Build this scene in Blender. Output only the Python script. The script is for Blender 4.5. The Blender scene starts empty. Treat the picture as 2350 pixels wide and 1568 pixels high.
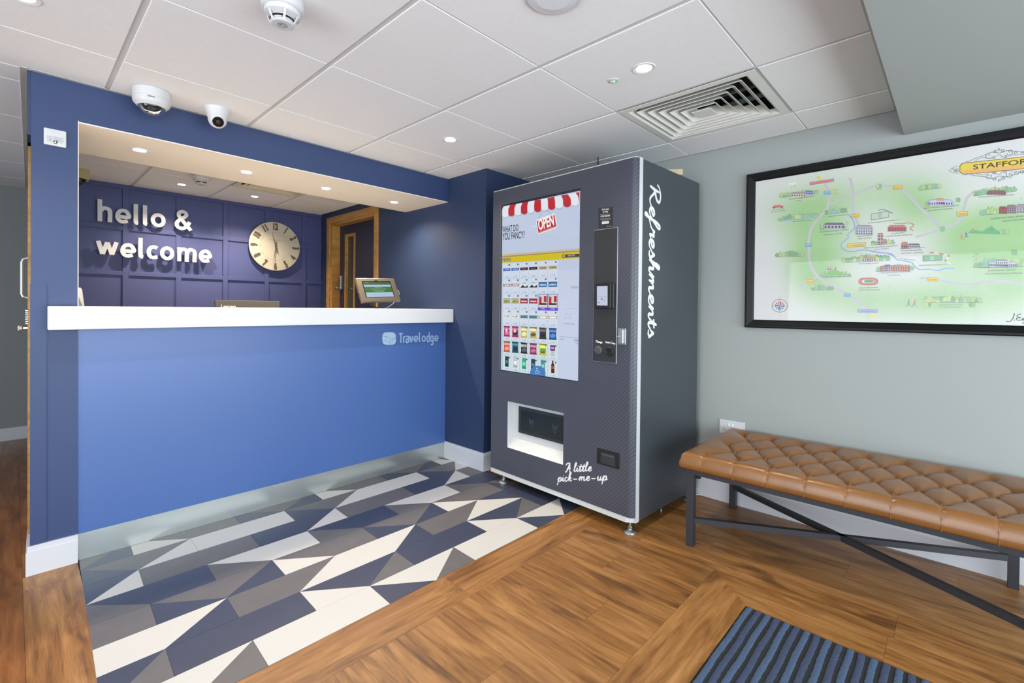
import bpy, bmesh, math, random
import numpy as np
from mathutils import Matrix, Vector
random.seed(7)
S = bpy.context.scene
COL = S.collection
# ---------------------------------------------------------------- camera
F, YAW, PIT, ROLL, SY = 1083.86, 0.8133, -0.0086, 0.010, -67.15
O = np.array([0.0, -3.0055, 1.2154])
_f0 = np.array([math.sin(YAW), math.cos(YAW), 0]); _r = np.array([math.cos(YAW), -math.sin(YAW), 0]); _up = np.array([0, 0, 1.0])
FW = math.cos(PIT) * _f0 + math.sin(PIT) * _up
_u2 = -math.sin(PIT) * _f0 + math.cos(PIT) * _up
RT = math.cos(ROLL) * _r + math.sin(ROLL) * _u2
UP = -math.sin(ROLL) * _r + math.cos(ROLL) * _u2
cd = bpy.data.cameras.new('camera'); cam = bpy.data.objects.new('camera', cd); COL.objects.link(cam)
cd.sensor_width = 36.0; cd.sensor_fit = 'HORIZONTAL'; cd.lens = F * 36.0 / 2350.0
cd.shift_y = SY / 2350.0; cd.clip_start = 0.05
cam.matrix_world = Matrix(((RT[0], UP[0], -FW[0], O[0]), (RT[1], UP[1], -FW[1], O[1]), (RT[2], UP[2], -FW[2], O[2]), (0, 0, 0, 1)))
S.camera = cam
# ---------------------------------------------------------------- view, world, light
S.view_settings.view_transform = 'Standard'; S.view_settings.look = 'None'
S.view_settings.gamma = 1.0; S.view_settings.use_curve_mapping = False
S.view_settings.exposure = 0.84
S.cycles.use_denoising = True
S.cycles.max_bounces = 8; S.cycles.diffuse_bounces = 5; S.cycles.glossy_bounces = 4; S.cycles.transparent_max_bounces = 8
S.cycles.sample_clamp_indirect = 6.0; S.cycles.caustics_reflective = False; S.cycles.caustics_refractive = False
wd = bpy.data.worlds.new('overcast'); S.world = wd; wd.use_nodes = True
wd.node_tree.nodes['Background'].inputs[0].default_value = (0.80, 0.90, 1.0, 1)
wd.node_tree.nodes['Background'].inputs[1].default_value = 1.6
def area(name, loc, target, sx, sy, power, col):
    l = bpy.data.lights.new(name, 'AREA'); l.shape = 'RECTANGLE'; l.size = sx; l.size_y = sy; l.energy = power; l.color = col
    o = bpy.data.objects.new(name, l); COL.objects.link(o); o.location = loc
    d = Vector(target) - Vector(loc); o.rotation_euler = d.to_track_quat('-Z', 'Y').to_euler(); return o
area('daylight_shopfront', (0.2, -5.1, 1.15), (0.2, 0, 2.1), 5.4, 2.0, 88, (0.86, 0.94, 1.0))
area('side_fill', (-2.85, -2.6, 1.15), (0, -2.6, 1.7), 3.4, 2.0, 52, (0.86, 0.94, 1.0))  # area lamp added on the unseen left side to lift the ambient light
area('hall_fill', (-1.45, 1.6, 1.3), (0, 1.6, 1.2), 1.6, 1.6, 6, (0.86, 0.94, 1.0))  # corridor fill lamp; the wall behind it has no window
WARM = (1.0, 0.80, 0.58); NEUTRAL = (1.0, .90, .78)
SPOT_MAIN, SPOT_SOFFIT, SPOT_OFFICE = 24, 26, 56
def spot(loc, power, col=WARM, ang=110, blend=0.9, r=0.03):
    l = bpy.data.lights.new('downlight_lamp', 'SPOT'); l.energy = power; l.color = col; l.spot_size = math.radians(ang); l.spot_blend = blend; l.shadow_soft_size = r
    o = bpy.data.objects.new('downlight_lamp', l); COL.objects.link(o); o.location = loc; return o
# ---------------------------------------------------------------- pixel -> place
def ray(px, py): return FW + RT * (px - 1175) / F - UP * (py - 784 - SY) / F
def at(ax, val, px, py):
    d = ray(px, py); t = (val - O[ax]) / d[ax]; return O + d * t
def atp(P0, n, px, py):
    d = ray(px, py); n = np.array(n); t = ((np.array(P0) - O) @ n) / (d @ n); return O + d * t
# ---------------------------------------------------------------- materials
def lin(c):
    out = []
    for v in c[:3]:
        v /= 255.0; out.append(v / 12.92 if v <= .04045 else ((v + .055) / 1.055) ** 2.4)
    return (*out, 1.0)
def mat(name, rgb, rough=.5, metal=0, spec=.5, coat=0, bump=0, bscale=60, var=0, vscale=8, emit=None, coat_r=.1):
    m = bpy.data.materials.new(name); m.use_nodes = True; nt = m.node_tree; b = nt.nodes['Principled BSDF']
    c = lin(rgb); b.inputs['Base Color'].default_value = c
    b.inputs['Roughness'].default_value = rough; b.inputs['Metallic'].default_value = metal
    b.inputs['Specular IOR Level'].default_value = spec; b.inputs['Coat Weight'].default_value = coat; b.inputs['Coat Roughness'].default_value = coat_r
    tc = None
    if var or bump: tc = nt.nodes.new('ShaderNodeTexCoord')
    if var:
        n = nt.nodes.new('ShaderNodeTexNoise'); n.inputs['Scale'].default_value = vscale; n.inputs['Detail'].default_value = 5
        nt.links.new(tc.outputs['Object'], n.inputs['Vector'])
        mx = nt.nodes.new('ShaderNodeMix'); mx.data_type = 'RGBA'
        mx.inputs[6].default_value = tuple(max(0, v * (1 - var)) for v in c[:3]) + (1,); mx.inputs[7].default_value = tuple(min(1, v * (1 + var)) for v in c[:3]) + (1,)
        nt.links.new(n.outputs['Fac'], mx.inputs[0]); nt.links.new(mx.outputs[2], b.inputs['Base Color'])
    if bump:
        n = nt.nodes.new('ShaderNodeTexNoise'); n.inputs['Scale'].default_value = bscale; n.inputs['Detail'].default_value = 4
        nt.links.new(tc.outputs['Object'], n.inputs['Vector'])
        bp = nt.nodes.new('ShaderNodeBump'); bp.inputs['Strength'].default_value = bump; bp.inputs['Distance'].default_value = .002
        nt.links.new(n.outputs['Fac'], bp.inputs['Height']); nt.links.new(bp.outputs[0], b.inputs['Normal'])
    if emit:
        b.inputs['Emission Color'].default_value = lin(emit[0]); b.inputs['Emission Strength'].default_value = emit[1]
    return m
def attrmat(name, rough=.5, emit=0, spec=.5, coat=0):
    m = bpy.data.materials.new(name); m.use_nodes = True; nt = m.node_tree; b = nt.nodes['Principled BSDF']
    a = nt.nodes.new('ShaderNodeVertexColor'); a.layer_name = 'col'
    b.inputs['Roughness'].default_value = rough; b.inputs['Specular IOR Level'].default_value = spec; b.inputs['Coat Weight'].default_value = coat
    if emit:
        nt.links.new(a.outputs[0], b.inputs['Emission Color']); b.inputs['Emission Strength'].default_value = emit; b.inputs['Base Color'].default_value = (.01, .01, .01, 1)
    else: nt.links.new(a.outputs[0], b.inputs['Base Color'])
    return m
def woodmat(name, dark, mid, light, rough=.38, gscale=1.0, rnd=1.0):
    m = bpy.data.materials.new(name); m.use_nodes = True; nt = m.node_tree; b = nt.nodes['Principled BSDF']; N = nt.nodes.new; L = nt.links.new
    tc = N('ShaderNodeTexCoord'); oi = N('ShaderNodeObjectInfo')
    add = N('ShaderNodeVectorMath'); add.operation = 'ADD'
    sc_ = N('ShaderNodeVectorMath'); sc_.operation = 'SCALE'; sc_.inputs['Scale'].default_value = 37.0
    cmb = N('ShaderNodeCombineXYZ')
    for i in range(3): L(oi.outputs['Random'], cmb.inputs[i])
    L(cmb.outputs[0], sc_.inputs[0]); L(tc.outputs['Object'], add.inputs[0]); L(sc_.outputs[0], add.inputs[1])
    mp = N('ShaderNodeMapping'); mp.inputs['Scale'].default_value = (1.5 * gscale, 10 * gscale, 10 * gscale); L(add.outputs[0], mp.inputs[0])
    n1 = N('ShaderNodeTexNoise'); n1.inputs['Scale'].default_value = 1.6; n1.inputs['Detail'].default_value = 7; n1.inputs['Roughness'].default_value = .62; n1.inputs['Distortion'].default_value = .9; L(mp.outputs[0], n1.inputs['Vector'])
    mp2 = N('ShaderNodeMapping'); mp2.inputs['Scale'].default_value = (6 * gscale, 150 * gscale, 150 * gscale); L(add.outputs[0], mp2.inputs[0])
    n2 = N('ShaderNodeTexNoise'); n2.inputs['Scale'].default_value = 1.5; n2.inputs['Detail'].default_value = 3; L(mp2.outputs[0], n2.inputs['Vector'])
    mp3 = N('ShaderNodeMapping'); mp3.inputs['Scale'].default_value = (2.2, 7, 7); L(add.outputs[0], mp3.inputs[0])
    n3 = N('ShaderNodeTexNoise'); n3.inputs['Scale'].default_value = 1.3; n3.inputs['Detail'].default_value = 3; n3.inputs['Distortion'].default_value = .4; L(mp3.outputs[0], n3.inputs['Vector'])
    # cathedral figure
    wv = N('ShaderNodeTexWave'); wv.wave_type = 'RINGS'; wv.rings_direction = 'SPHERICAL'; wv.inputs['Scale'].default_value = 1.1; wv.inputs['Distortion'].default_value = 5; wv.inputs['Detail'].default_value = 3; wv.inputs['Detail Scale'].default_value = 1.4
    mp4 = N('ShaderNodeMapping'); mp4.inputs['Scale'].default_value = (2.0 * gscale, 14 * gscale, 14 * gscale); L(add.outputs[0], mp4.inputs[0]); L(mp4.outputs[0], wv.inputs['Vector'])
    r = N('ShaderNodeValToRGB'); cr = r.color_ramp; cr.elements[0].position = .24; cr.elements[0].color = lin(dark); cr.elements[1].position = .74; cr.elements[1].color = lin(light)
    e = cr.elements.new(.47); e.color = lin(mid)
    m1 = N('ShaderNodeMath'); m1.operation = 'MULTIPLY_ADD'; m1.inputs[1].default_value = .30; L(n2.outputs['Fac'], m1.inputs[0]); 
    m0 = N('ShaderNodeMath'); m0.operation = 'ADD'; m0.inputs[1].default_value = -.16; L(n1.outputs['Fac'], m0.inputs[0]); L(m0.outputs[0], m1.inputs[2])
    m2 = N('ShaderNodeMath'); m2.operation = 'MULTIPLY_ADD'; m2.inputs[1].default_value = .05; L(wv.outputs['Fac'], m2.inputs[0]); L(m1.outputs[0], m2.inputs[2])
    m3 = N('ShaderNodeMath'); m3.operation = 'MULTIPLY_ADD'; m3.inputs[1].default_value = .07 * rnd; L(oi.outputs['Random'], m3.inputs[0]); L(m2.outputs[0], m3.inputs[2])
    m4 = N('ShaderNodeMath'); m4.operation = 'ADD'; m4.inputs[1].default_value = -.05; L(m3.outputs[0], m4.inputs[0])
    L(m4.outputs[0], r.inputs[0])
    # knots and dark smears
    r3 = N('ShaderNodeValToRGB'); r3.color_ramp.elements[0].position = .30; r3.color_ramp.elements[0].color = (.42, .38, .36, 1); r3.color_ramp.elements[1].position = .42; r3.color_ramp.elements[1].color = (1, 1, 1, 1); L(n3.outputs['Fac'], r3.inputs[0])
    mx = N('ShaderNodeMix'); mx.data_type = 'RGBA'; mx.blend_type = 'MULTIPLY'; mx.inputs[0].default_value = .8 * rnd; L(r.outputs[0], mx.inputs[6]); L(r3.outputs[0], mx.inputs[7])
    L(mx.outputs[2], b.inputs['Base Color']); b.inputs['Roughness'].default_value = rough
    bp = N('ShaderNodeBump'); bp.inputs['Strength'].default_value = .12; bp.inputs['Distance'].default_value = .001; L(n2.outputs['Fac'], bp.inputs['Height']); L(bp.outputs[0], b.inputs['Normal'])
    return m
def carbon(name, base, line, k, kind):
    # printed vinyl wrap: fine diagonal twill lines
    m = bpy.data.materials.new(name); m.use_nodes = True; nt = m.node_tree; b = nt.nodes['Principled BSDF']; N = nt.nodes.new; L = nt.links.new
    tc = N('ShaderNodeTexCoord'); sp = N('ShaderNodeSeparateXYZ'); L(tc.outputs['Object'], sp.inputs[0])
    a = N('ShaderNodeMath'); a.operation = 'MULTIPLY_ADD'; a.inputs[1].default_value = kind[1]; L(sp.outputs[kind[0]], a.inputs[0]); L(sp.outputs[2], a.inputs[2])
    s = N('ShaderNodeMath'); s.operation = 'MULTIPLY'; s.inputs[1].default_value = k; L(a.outputs[0], s.inputs[0])
    f = N('ShaderNodeMath'); f.operation = 'SINE'; L(s.outputs[0], f.inputs[0])
    a2 = N('ShaderNodeMath'); a2.operation = 'MULTIPLY_ADD'; a2.inputs[1].default_value = -kind[1]; L(sp.outputs[kind[0]], a2.inputs[0]); L(sp.outputs[2], a2.inputs[2])
    s2 = N('ShaderNodeMath'); s2.operation = 'MULTIPLY'; s2.inputs[1].default_value = k * 2.2; L(a2.outputs[0], s2.inputs[0])
    f2 = N('ShaderNodeMath'); f2.operation = 'SINE'; L(s2.outputs[0], f2.inputs[0])
    r = N('ShaderNodeMapRange'); r.inputs[1].default_value = .1; r.inputs[2].default_value = 1.0; L(f.outputs[0], r.inputs[0])
    r2 = N('ShaderNodeMapRange'); r2.inputs[1].default_value = -1; r2.inputs[2].default_value = 1; r2.inputs[3].default_value = .35; L(f2.outputs[0], r2.inputs[0])
    ml = N('ShaderNodeMath'); ml.operation = 'MULTIPLY'; L(r.outputs[0], ml.inputs[0]); L(r2.outputs[0], ml.inputs[1])
    mx = N('ShaderNodeMix'); mx.data_type = 'RGBA'; mx.inputs[6].default_value = lin(base); mx.inputs[7].default_value = lin(line); L(ml.outputs[0], mx.inputs[0]); L(mx.outputs[2], b.inputs['Base Color'])
    b.inputs['Roughness'].default_value = .36; b.inputs['Specular IOR Level'].default_value = .45
    return m
def glassmat(name, tint=(1, 1, 1), fac=1.0):
    m = bpy.data.materials.new(name); m.use_nodes = True; nt = m.node_tree; N = nt.nodes.new; L = nt.links.new
    for n in list(nt.nodes):
        if n.type == 'BSDF_PRINCIPLED': nt.nodes.remove(n)
    out = [n for n in nt.nodes if n.type == 'OUTPUT_MATERIAL'][0]
    t = N('ShaderNodeBsdfTransparent'); t.inputs[0].default_value = (*tint, 1); g = N('ShaderNodeBsdfGlossy'); g.inputs['Roughness'].default_value = .02
    fr = N('ShaderNodeFresnel'); fr.inputs[0].default_value = 1.45; ml = N('ShaderNodeMath'); ml.operation = 'MULTIPLY'; ml.inputs[1].default_value = fac; L(fr.outputs[0], ml.inputs[0])
    mx = N('ShaderNodeMixShader'); L(ml.outputs[0], mx.inputs[0]); L(t.outputs[0], mx.inputs[1]); L(g.outputs[0], mx.inputs[2]); L(mx.outputs[0], out.inputs[0]); return m
M = dict(
 ceil=mat('ceiling_tile', (238, 238, 238), .9, bump=.25, bscale=220, var=.03, vscale=40),
 grid=mat('grid_metal', (208, 208, 207), .5),
 trim_ceil=mat('perimeter_trim', (188, 186, 178), .5),
 grey=mat('grey_paint', (157, 162, 160), .75, bump=.1, bscale=180),
 greyhall=mat('hall_grey_paint', (140, 144, 144), .8, bump=.1, bscale=180),
 navy=mat('royal_blue_shaded', (40, 57, 90), .55, bump=.15, bscale=160),  # darker copy of the royal blue paint, shade put into the colour
 royal=mat('royal_blue_paint', (46, 64, 105), .5, bump=.15, bscale=160),
 office=mat('office_blue_paint', (66, 74, 124), .5, bump=.15, bscale=160),
 panel=mat('counter_blue_laminate', (66, 98, 158), .38, bump=.05, bscale=90, coat=.3, coat_r=.35),
 cream=mat('cream_paint', (232, 224, 210), .7, bump=.08, bscale=160),
 white=mat('white_gloss', (226, 228, 232), .3),
 skirt=mat('skirting_white', (204, 206, 212), .32),
 top=mat('white_solid_surface', (212, 214, 216), .28),
 steel=mat('brushed_kick_plate', (200, 208, 206), .24, metal=.85, bump=.1, bscale=300),
 oak=woodmat('oak_trim', (146, 106, 52), (172, 130, 68), (192, 150, 86), .4, 1.0, .25),
 plank=woodmat('oak_plank', (90, 58, 29), (140, 95, 49), (178, 130, 76), .38),
 planknew=woodmat('hall_plank', (90, 54, 28), (130, 82, 44), (160, 108, 62), .3),
 tW=mat('tile_white', (200, 199, 195), .4, var=.03, vscale=6),
 tN=mat('tile_navy', (58, 64, 84), .4, var=.14, vscale=9),
 tG=mat('tile_grey', (98, 96, 97), .42, var=.16, vscale=12),
 grout=mat('joint', (74, 52, 34), .8),
 leather=None,
 frame=mat('dark_steel', (46, 48, 54), .42, bump=.05),
 black=mat('black_plastic', (22, 23, 25), .4),
 blackgl=mat('black_gloss', (14, 16, 20), .12),
 charcoal=mat('charcoal_plastic', (44, 46, 48), .45),
 dgrey=mat('dark_grey', (70, 72, 74), .5),
 chrome=mat('chrome', (200, 202, 204), .18, metal=1),
 galv=mat('galvanised', (168, 174, 174), .35, metal=.9),
 alu=mat('satin_aluminium', (186, 190, 194), .32, metal=.9),
 wplastic=mat('white_plastic', (208, 209, 210), .4),
 wmachine=mat('white_powder_coat', (198, 202, 203), .4),
 beige=mat('beige_plastic', (186, 172, 122), .5),
 bronze=mat('tablet_shell', (108, 101, 88), .38, metal=.5),
 clockf=mat('clock_face', (206, 198, 180), .35, metal=.35),
 clockn=mat('clock_print', (84, 72, 54), .5),
 lamp=mat('lamp_lens', (255, 244, 224), .4, emit=((255, 240, 214), 8)),
 green=mat('green_led', (120, 230, 130), .4, emit=((90, 230, 110), 1.6)),
 wire=mat('white_cable', (214, 214, 208), .5),
 yellow=mat('yellow_hose', (222, 160, 20), .45),
 door=mat('navy_door', (40, 42, 62), .45),
 smoke_glass=mat('door_glass', (66, 68, 56), .12),
 card=mat('cardboard', (196, 176, 140), .8),
 matblue=mat('mat_blue', (66, 86, 114), .95, bump=1.0, bscale=420, var=.35, vscale=260),
 matnavy=mat('mat_navy', (56, 68, 94), .95, bump=1.0, bscale=420, var=.35, vscale=260),
 matdark=mat('mat_black', (40, 42, 44), 1, bump=1.0, bscale=420, var=.5, vscale=260),
 print=attrmat('printed_ink', .6), screen=attrmat('lit_screen', .25, .5), vinyl=attrmat('vinyl_lettering', .4),
 glass=glassmat('clear_glass', fac=.3), domeg=glassmat('smoked_dome', (.35, .37, .40), 1.4),
 wrapF=carbon('carbon_wrap_front', (64, 67, 78), (84, 87, 99), 270, (1, 1.0)),
 wrapS=carbon('carbon_wrap_side', (58, 64, 70), (72, 78, 86), 330, (0, 1.4)),
 void=mat('vent_void', (36, 38, 38), .9),
 duct=mat('duct_silver', (120, 134, 138), .5, metal=.4),
)
def leather_mat():
    m = mat('tan_leather', (132, 87, 43), .28, bump=.25, bscale=260, var=.22, vscale=7, coat=.25, coat_r=.3); return m
M['leather'] = leather_mat()
# ---------------------------------------------------------------- object helpers
WM = {}
def root(name, loc, label, cat, group=None, rz=0):
    o = bpy.data.objects.new(name, None); o.empty_display_size = .1; COL.objects.link(o); o.location = loc; o.rotation_euler = (0, 0, rz)
    WM[o] = Matrix.Translation(Vector(loc)) @ Matrix.Rotation(rz, 4, 'Z'); tag(o, label, cat, group); return o
def tag(o, label=None, cat=None, group=None, kind=None):
    if label: o['label'] = label
    if cat: o['category'] = cat
    if group: o['group'] = group
    if kind: o['kind'] = kind
    return o
def place(o, wm, parent=None):
    if parent is not None: o.parent = parent; o.matrix_local = WM[parent].inverted() @ wm
    else: o.matrix_world = wm
    WM[o] = wm
def mk(name, V, Fc, m, parent=None, origin=None, rot=None, smooth=False, mi=None, cols=None):
    """V in world coordinates; origin/rot give the object's own frame."""
    V = np.array(V, dtype=float)
    if origin is None:
        lo, hi = V.min(0), V.max(0); origin = ((lo[0] + hi[0]) / 2, (lo[1] + hi[1]) / 2, lo[2])
    wm = Matrix.Translation(Vector(origin))
    if rot is not None: wm = wm @ Matrix.Rotation(rot, 4, 'Z')
    inv = np.array(wm.inverted()); L = V @ inv[:3, :3].T + inv[:3, 3]
    me = bpy.data.meshes.new(name); me.from_pydata(L.tolist(), [], Fc)
    for x in (m if isinstance(m, (list, tuple)) else [m]): me.materials.append(x)
    if mi is not None: me.polygons.foreach_set('material_index', mi)
    if cols is not None:
        ca = me.color_attributes.new('col', 'FLOAT_COLOR', 'CORNER'); buf = []
        for p, c in zip(me.polygons, cols): buf += list(c) * p.loop_total
        ca.data.foreach_set('color', buf)
    if smooth: me.polygons.foreach_set('use_smooth', [True] * len(me.polygons))
    me.update(); o = bpy.data.objects.new(name, me); COL.objects.link(o); place(o, wm, parent); return o
class MB:
    def __init__(s): s.V = []; s.F = []; s.mi = []; s.cm = 0; s.C = []
    def add(s, V, F):
        n = len(s.V); s.V += [tuple(map(float, v)) for v in V]; s.F += [tuple(n + i for i in f) for f in F]; s.mi += [s.cm] * len(F); return s
    def box(s, a, b, bev=0):
        x0, y0, z0 = [min(p, q) for p, q in zip(a, b)]; x1, y1, z1 = [max(p, q) for p, q in zip(a, b)]
        if bev <= 0:
            return s.add([(x, y, z) for z in (z0, z1) for y in (y0, y1) for x in (x0, x1)], [(0, 2, 3, 1), (4, 5, 7, 6), (0, 1, 5, 4), (2, 6, 7, 3), (0, 4, 6, 2), (1, 3, 7, 5)])
        bm = bmesh.new(); bmesh.ops.create_cube(bm, size=1)
        for v in bm.verts: v.co = Vector(((x0 + x1) / 2 + v.co.x * (x1 - x0), (y0 + y1) / 2 + v.co.y * (y1 - y0), (z0 + z1) / 2 + v.co.z * (z1 - z0)))
        bmesh.ops.bevel(bm, geom=bm.edges[:], offset=bev, segments=2, affect='EDGES', profile=.6)
        return s.bm(bm)
    def bm(s, bm, T=None):
        bm.verts.ensure_lookup_table(); V = [(T @ v.co if T else v.co) for v in bm.verts]; Fc = [[v.index for v in f.verts] for f in bm.faces]; bm.free(); return s.add([tuple(v) for v in V], Fc)
    def obox(s, c, ax, ay, az, h, bev=0):
        """oriented box: centre c, unit axes, half sizes h"""
        m = MB().box((-h[0], -h[1], -h[2]), (h[0], h[1], h[2]), bev); A = np.array([ax, ay, az], float)
        return s.add([np.array(c) + np.array(v) @ A for v in m.V], m.F)
    def bar(s, a, b, w, d=None, up=(0, 0, 1)):
        a = np.array(a, float); b = np.array(b, float); d = d or w; z = b - a; L = np.linalg.norm(z); z /= L; u = np.array(up, float)
        if abs(u @ z) > .99: u = np.array([1., 0, 0])
        x = np.cross(u, z); x /= np.linalg.norm(x); y = np.cross(z, x); return s.obox((a + b) / 2, x, y, z, (w / 2, d / 2, L / 2))
    def lathe(s, c, prof, n=24, ax=(0, 0, 1), caps=True):
        """prof: (radius, height along ax)"""
        ax = np.array(ax, float); ax /= np.linalg.norm(ax); t = np.array([1., 0, 0]) if abs(ax[0]) < .9 else np.array([0, 1., 0]); u = np.cross(ax, t); u /= np.linalg.norm(u); v = np.cross(ax, u); c = np.array(c, float); V = []; Fc = []
        for r, h in prof:
            for k in range(n): a = 2 * math.pi * k / n; V.append(c + ax * h + (u * math.cos(a) + v * math.sin(a)) * max(r, 1e-5))
        for i in range(len(prof) - 1):
            for k in range(n): k2 = (k + 1) % n; Fc.append((i * n + k, i * n + k2, (i + 1) * n + k2, (i + 1) * n + k))
        if caps: Fc.append(tuple(range(n - 1, -1, -1))); Fc.append(tuple((len(prof) - 1) * n + k for k in range(n)))
        return s.add(V, Fc)
    def tube(s, pts, r, n=8):
        P = [np.array(p, float) for p in pts]; V = []; Fc = []; pu = None
        for i, p in enumerate(P):
            t = P[min(i + 1, len(P) - 1)] - P[max(i - 1, 0)]; t /= np.linalg.norm(t)
            if pu is None: q = np.array([0, 0, 1.]) if abs(t[2]) < .9 else np.array([1., 0, 0]); u = np.cross(t, q)
            else: u = pu - t * (pu @ t)
            u /= np.linalg.norm(u); pu = u; v = np.cross(t, u)
            for k in range(n): a = 2 * math.pi * k / n; V.append(p + (u * math.cos(a) + v * math.sin(a)) * r)
        for i in range(len(P) - 1):
            for k in range(n): k2 = (k + 1) % n; Fc.append((i * n + k, i * n + k2, (i + 1) * n + k2, (i + 1) * n + k))
        Fc.append(tuple(range(n - 1, -1, -1))); Fc.append(tuple((len(P) - 1) * n + k for k in range(n))); return s.add(V, Fc)
    def prism(s, poly, z0, z1):
        n = len(poly); V = [(x, y, z0) for x, y in poly] + [(x, y, z1) for x, y in poly]
        return s.add(V, [tuple(range(n - 1, -1, -1)), tuple(range(n, 2 * n))] + [(i, (i + 1) % n, n + (i + 1) % n, n + i) for i in range(n)])
    def build(s, name, m, parent=None, **k):
        if isinstance(m, (list, tuple)): k['mi'] = s.mi
        return mk(name, s.V, s.F, m, parent, **k)
def smooth_path(P, k=6):
    P = [np.array(p, float) for p in P]
    if len(P) < 3: return P
    out = []; Q = [2 * P[0] - P[1]] + P + [2 * P[-1] - P[-2]]
    for i in range(1, len(Q) - 2):
        p0, p1, p2, p3 = Q[i - 1:i + 3]
        for j in range(k):
            t = j / k; out.append(.5 * (2 * p1 + (p2 - p0) * t + (2 * p0 - 5 * p1 + 4 * p2 - p3) * t * t + (3 * p1 - p0 - 3 * p2 + p3) * t ** 3))
    out.append(P[-1]); return out
def structure(o): o['kind'] = 'structure'; return o
def sroot(name, loc):
    o = bpy.data.objects.new(name, None); COL.objects.link(o); o.location = loc; WM[o] = Matrix.Translation(Vector(loc)); o['kind'] = 'structure'; return o
# ------------- flat print: coloured polygons on a plane given by conv(a,b) -> 3D, normal n
_txt = {}
def text_mesh(sx, bold=0.0):
    key = (sx, bold)
    if key in _txt: return _txt[key]
    cu = bpy.data.curves.new('t', 'FONT'); cu.body = sx; cu.size = 1; cu.offset = bold; cu.resolution_u = 3
    ob = bpy.data.objects.new('t', cu); COL.objects.link(ob); dg = bpy.context.evaluated_depsgraph_get(); ev = ob.evaluated_get(dg); me = ev.to_mesh()
    V = [(v.co.x, v.co.y) for v in me.vertices]; Fc = [tuple(p.vertices) for p in me.polygons]; ev.to_mesh_clear()
    bpy.data.objects.remove(ob); bpy.data.curves.remove(cu); _txt[key] = (V, Fc); return V, Fc
class Print:
    def __init__(s, conv, n, eps=.00025): s.conv = conv; s.n = np.array(n, float); s.V = []; s.F = []; s.C = []; s.l = 1; s.eps = eps
    def raw(s, P3, Fc, c, l=None):
        l = s.l if l is None else l; k = len(s.V); s.q = (getattr(s, 'q', 0) + 1) % 190; off = s.n * (s.eps * l + s.q * 5e-7); s.V += [tuple(np.array(p) + off) for p in P3]; s.F += [tuple(k + i for i in f) for f in Fc]; s.C += [lin(c)] * len(Fc)
    def poly(s, pts, c, l=None):
        P = [s.conv(*p) for p in pts]
        # orient towards n
        a = np.zeros(3)
        for i in range(len(P)): a += np.cross(P[i], P[(i + 1) % len(P)])
        if a @ s.n < 0: P = P[::-1]
        s.raw(P, [tuple(range(len(P)))], c, l)
    def rect(s, x0, y0, x1, y1, c, l=None): s.poly([(x0, y0), (x1, y0), (x1, y1), (x0, y1)], c, l)
    def disc(s, x, y, rx, ry, c, l=None, n=16): s.poly([(x + rx * math.cos(2 * math.pi * k / n), y + ry * math.sin(2 * math.pi * k / n)) for k in range(n)], c, l)
    def ring(s, x, y, rx, ry, w, c, l=None, n=24):
        s.line([(x + rx * math.cos(2 * math.pi * k / n), y + ry * math.sin(2 * math.pi * k / n)) for k in range(n + 1)], w, c, l, sm=False)
    def line(s, pts, w, c, l=None, sm=True, taper=None):
        P = [np.array(s.conv(*p)) for p in pts]; P = smooth_path(P, 5) if sm else P; V = []; Fc = []; n = len(P)
        for i, p in enumerate(P):
            t = P[min(i + 1, n - 1)] - P[max(i - 1, 0)]; t /= np.linalg.norm(t) + 1e-9; b = np.cross(s.n, t)
            ww = w / 2 if taper is None else w / 2 * (taper[0] + (taper[1] - taper[0]) * i / (n - 1))
            V += [p - b * ww, p + b * ww]
        for i in range(n - 1): Fc.append((2 * i, 2 * i + 2, 2 * i + 3, 2 * i + 1))
        s.raw(V, Fc, c, l)
    def text(s, st, p0, p1, h, c, l=None, bold=0.0, italic=0, plumb=True):
        """text from baseline start p0 to end p1; h = cap height in metres"""
        V, Fc = text_mesh(st, bold)
        if not V: return
        A = np.array(s.conv(*p0)); B = np.array(s.conv(*p1)); x0 = min(v[0] for v in V); x1 = max(v[0] for v in V); d = B - A; L = np.linalg.norm(d); u = d / L; w = np.cross(s.n, u)
        if w[2] < 0: w = -w
        if plumb: w = np.array([0, 0, 1.0]) - s.n * s.n[2] / (s.n @ s.n); w /= np.linalg.norm(w)
        k = L / (x1 - x0); kh = h / .73
        s.raw([A + u * ((x - x0) * k + italic * y * kh) + w * y * kh for x, y in V], Fc, c, l)
    def build(s, name, m, parent=None): return mk(name, s.V, s.F, m, parent, cols=s.C)
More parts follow.
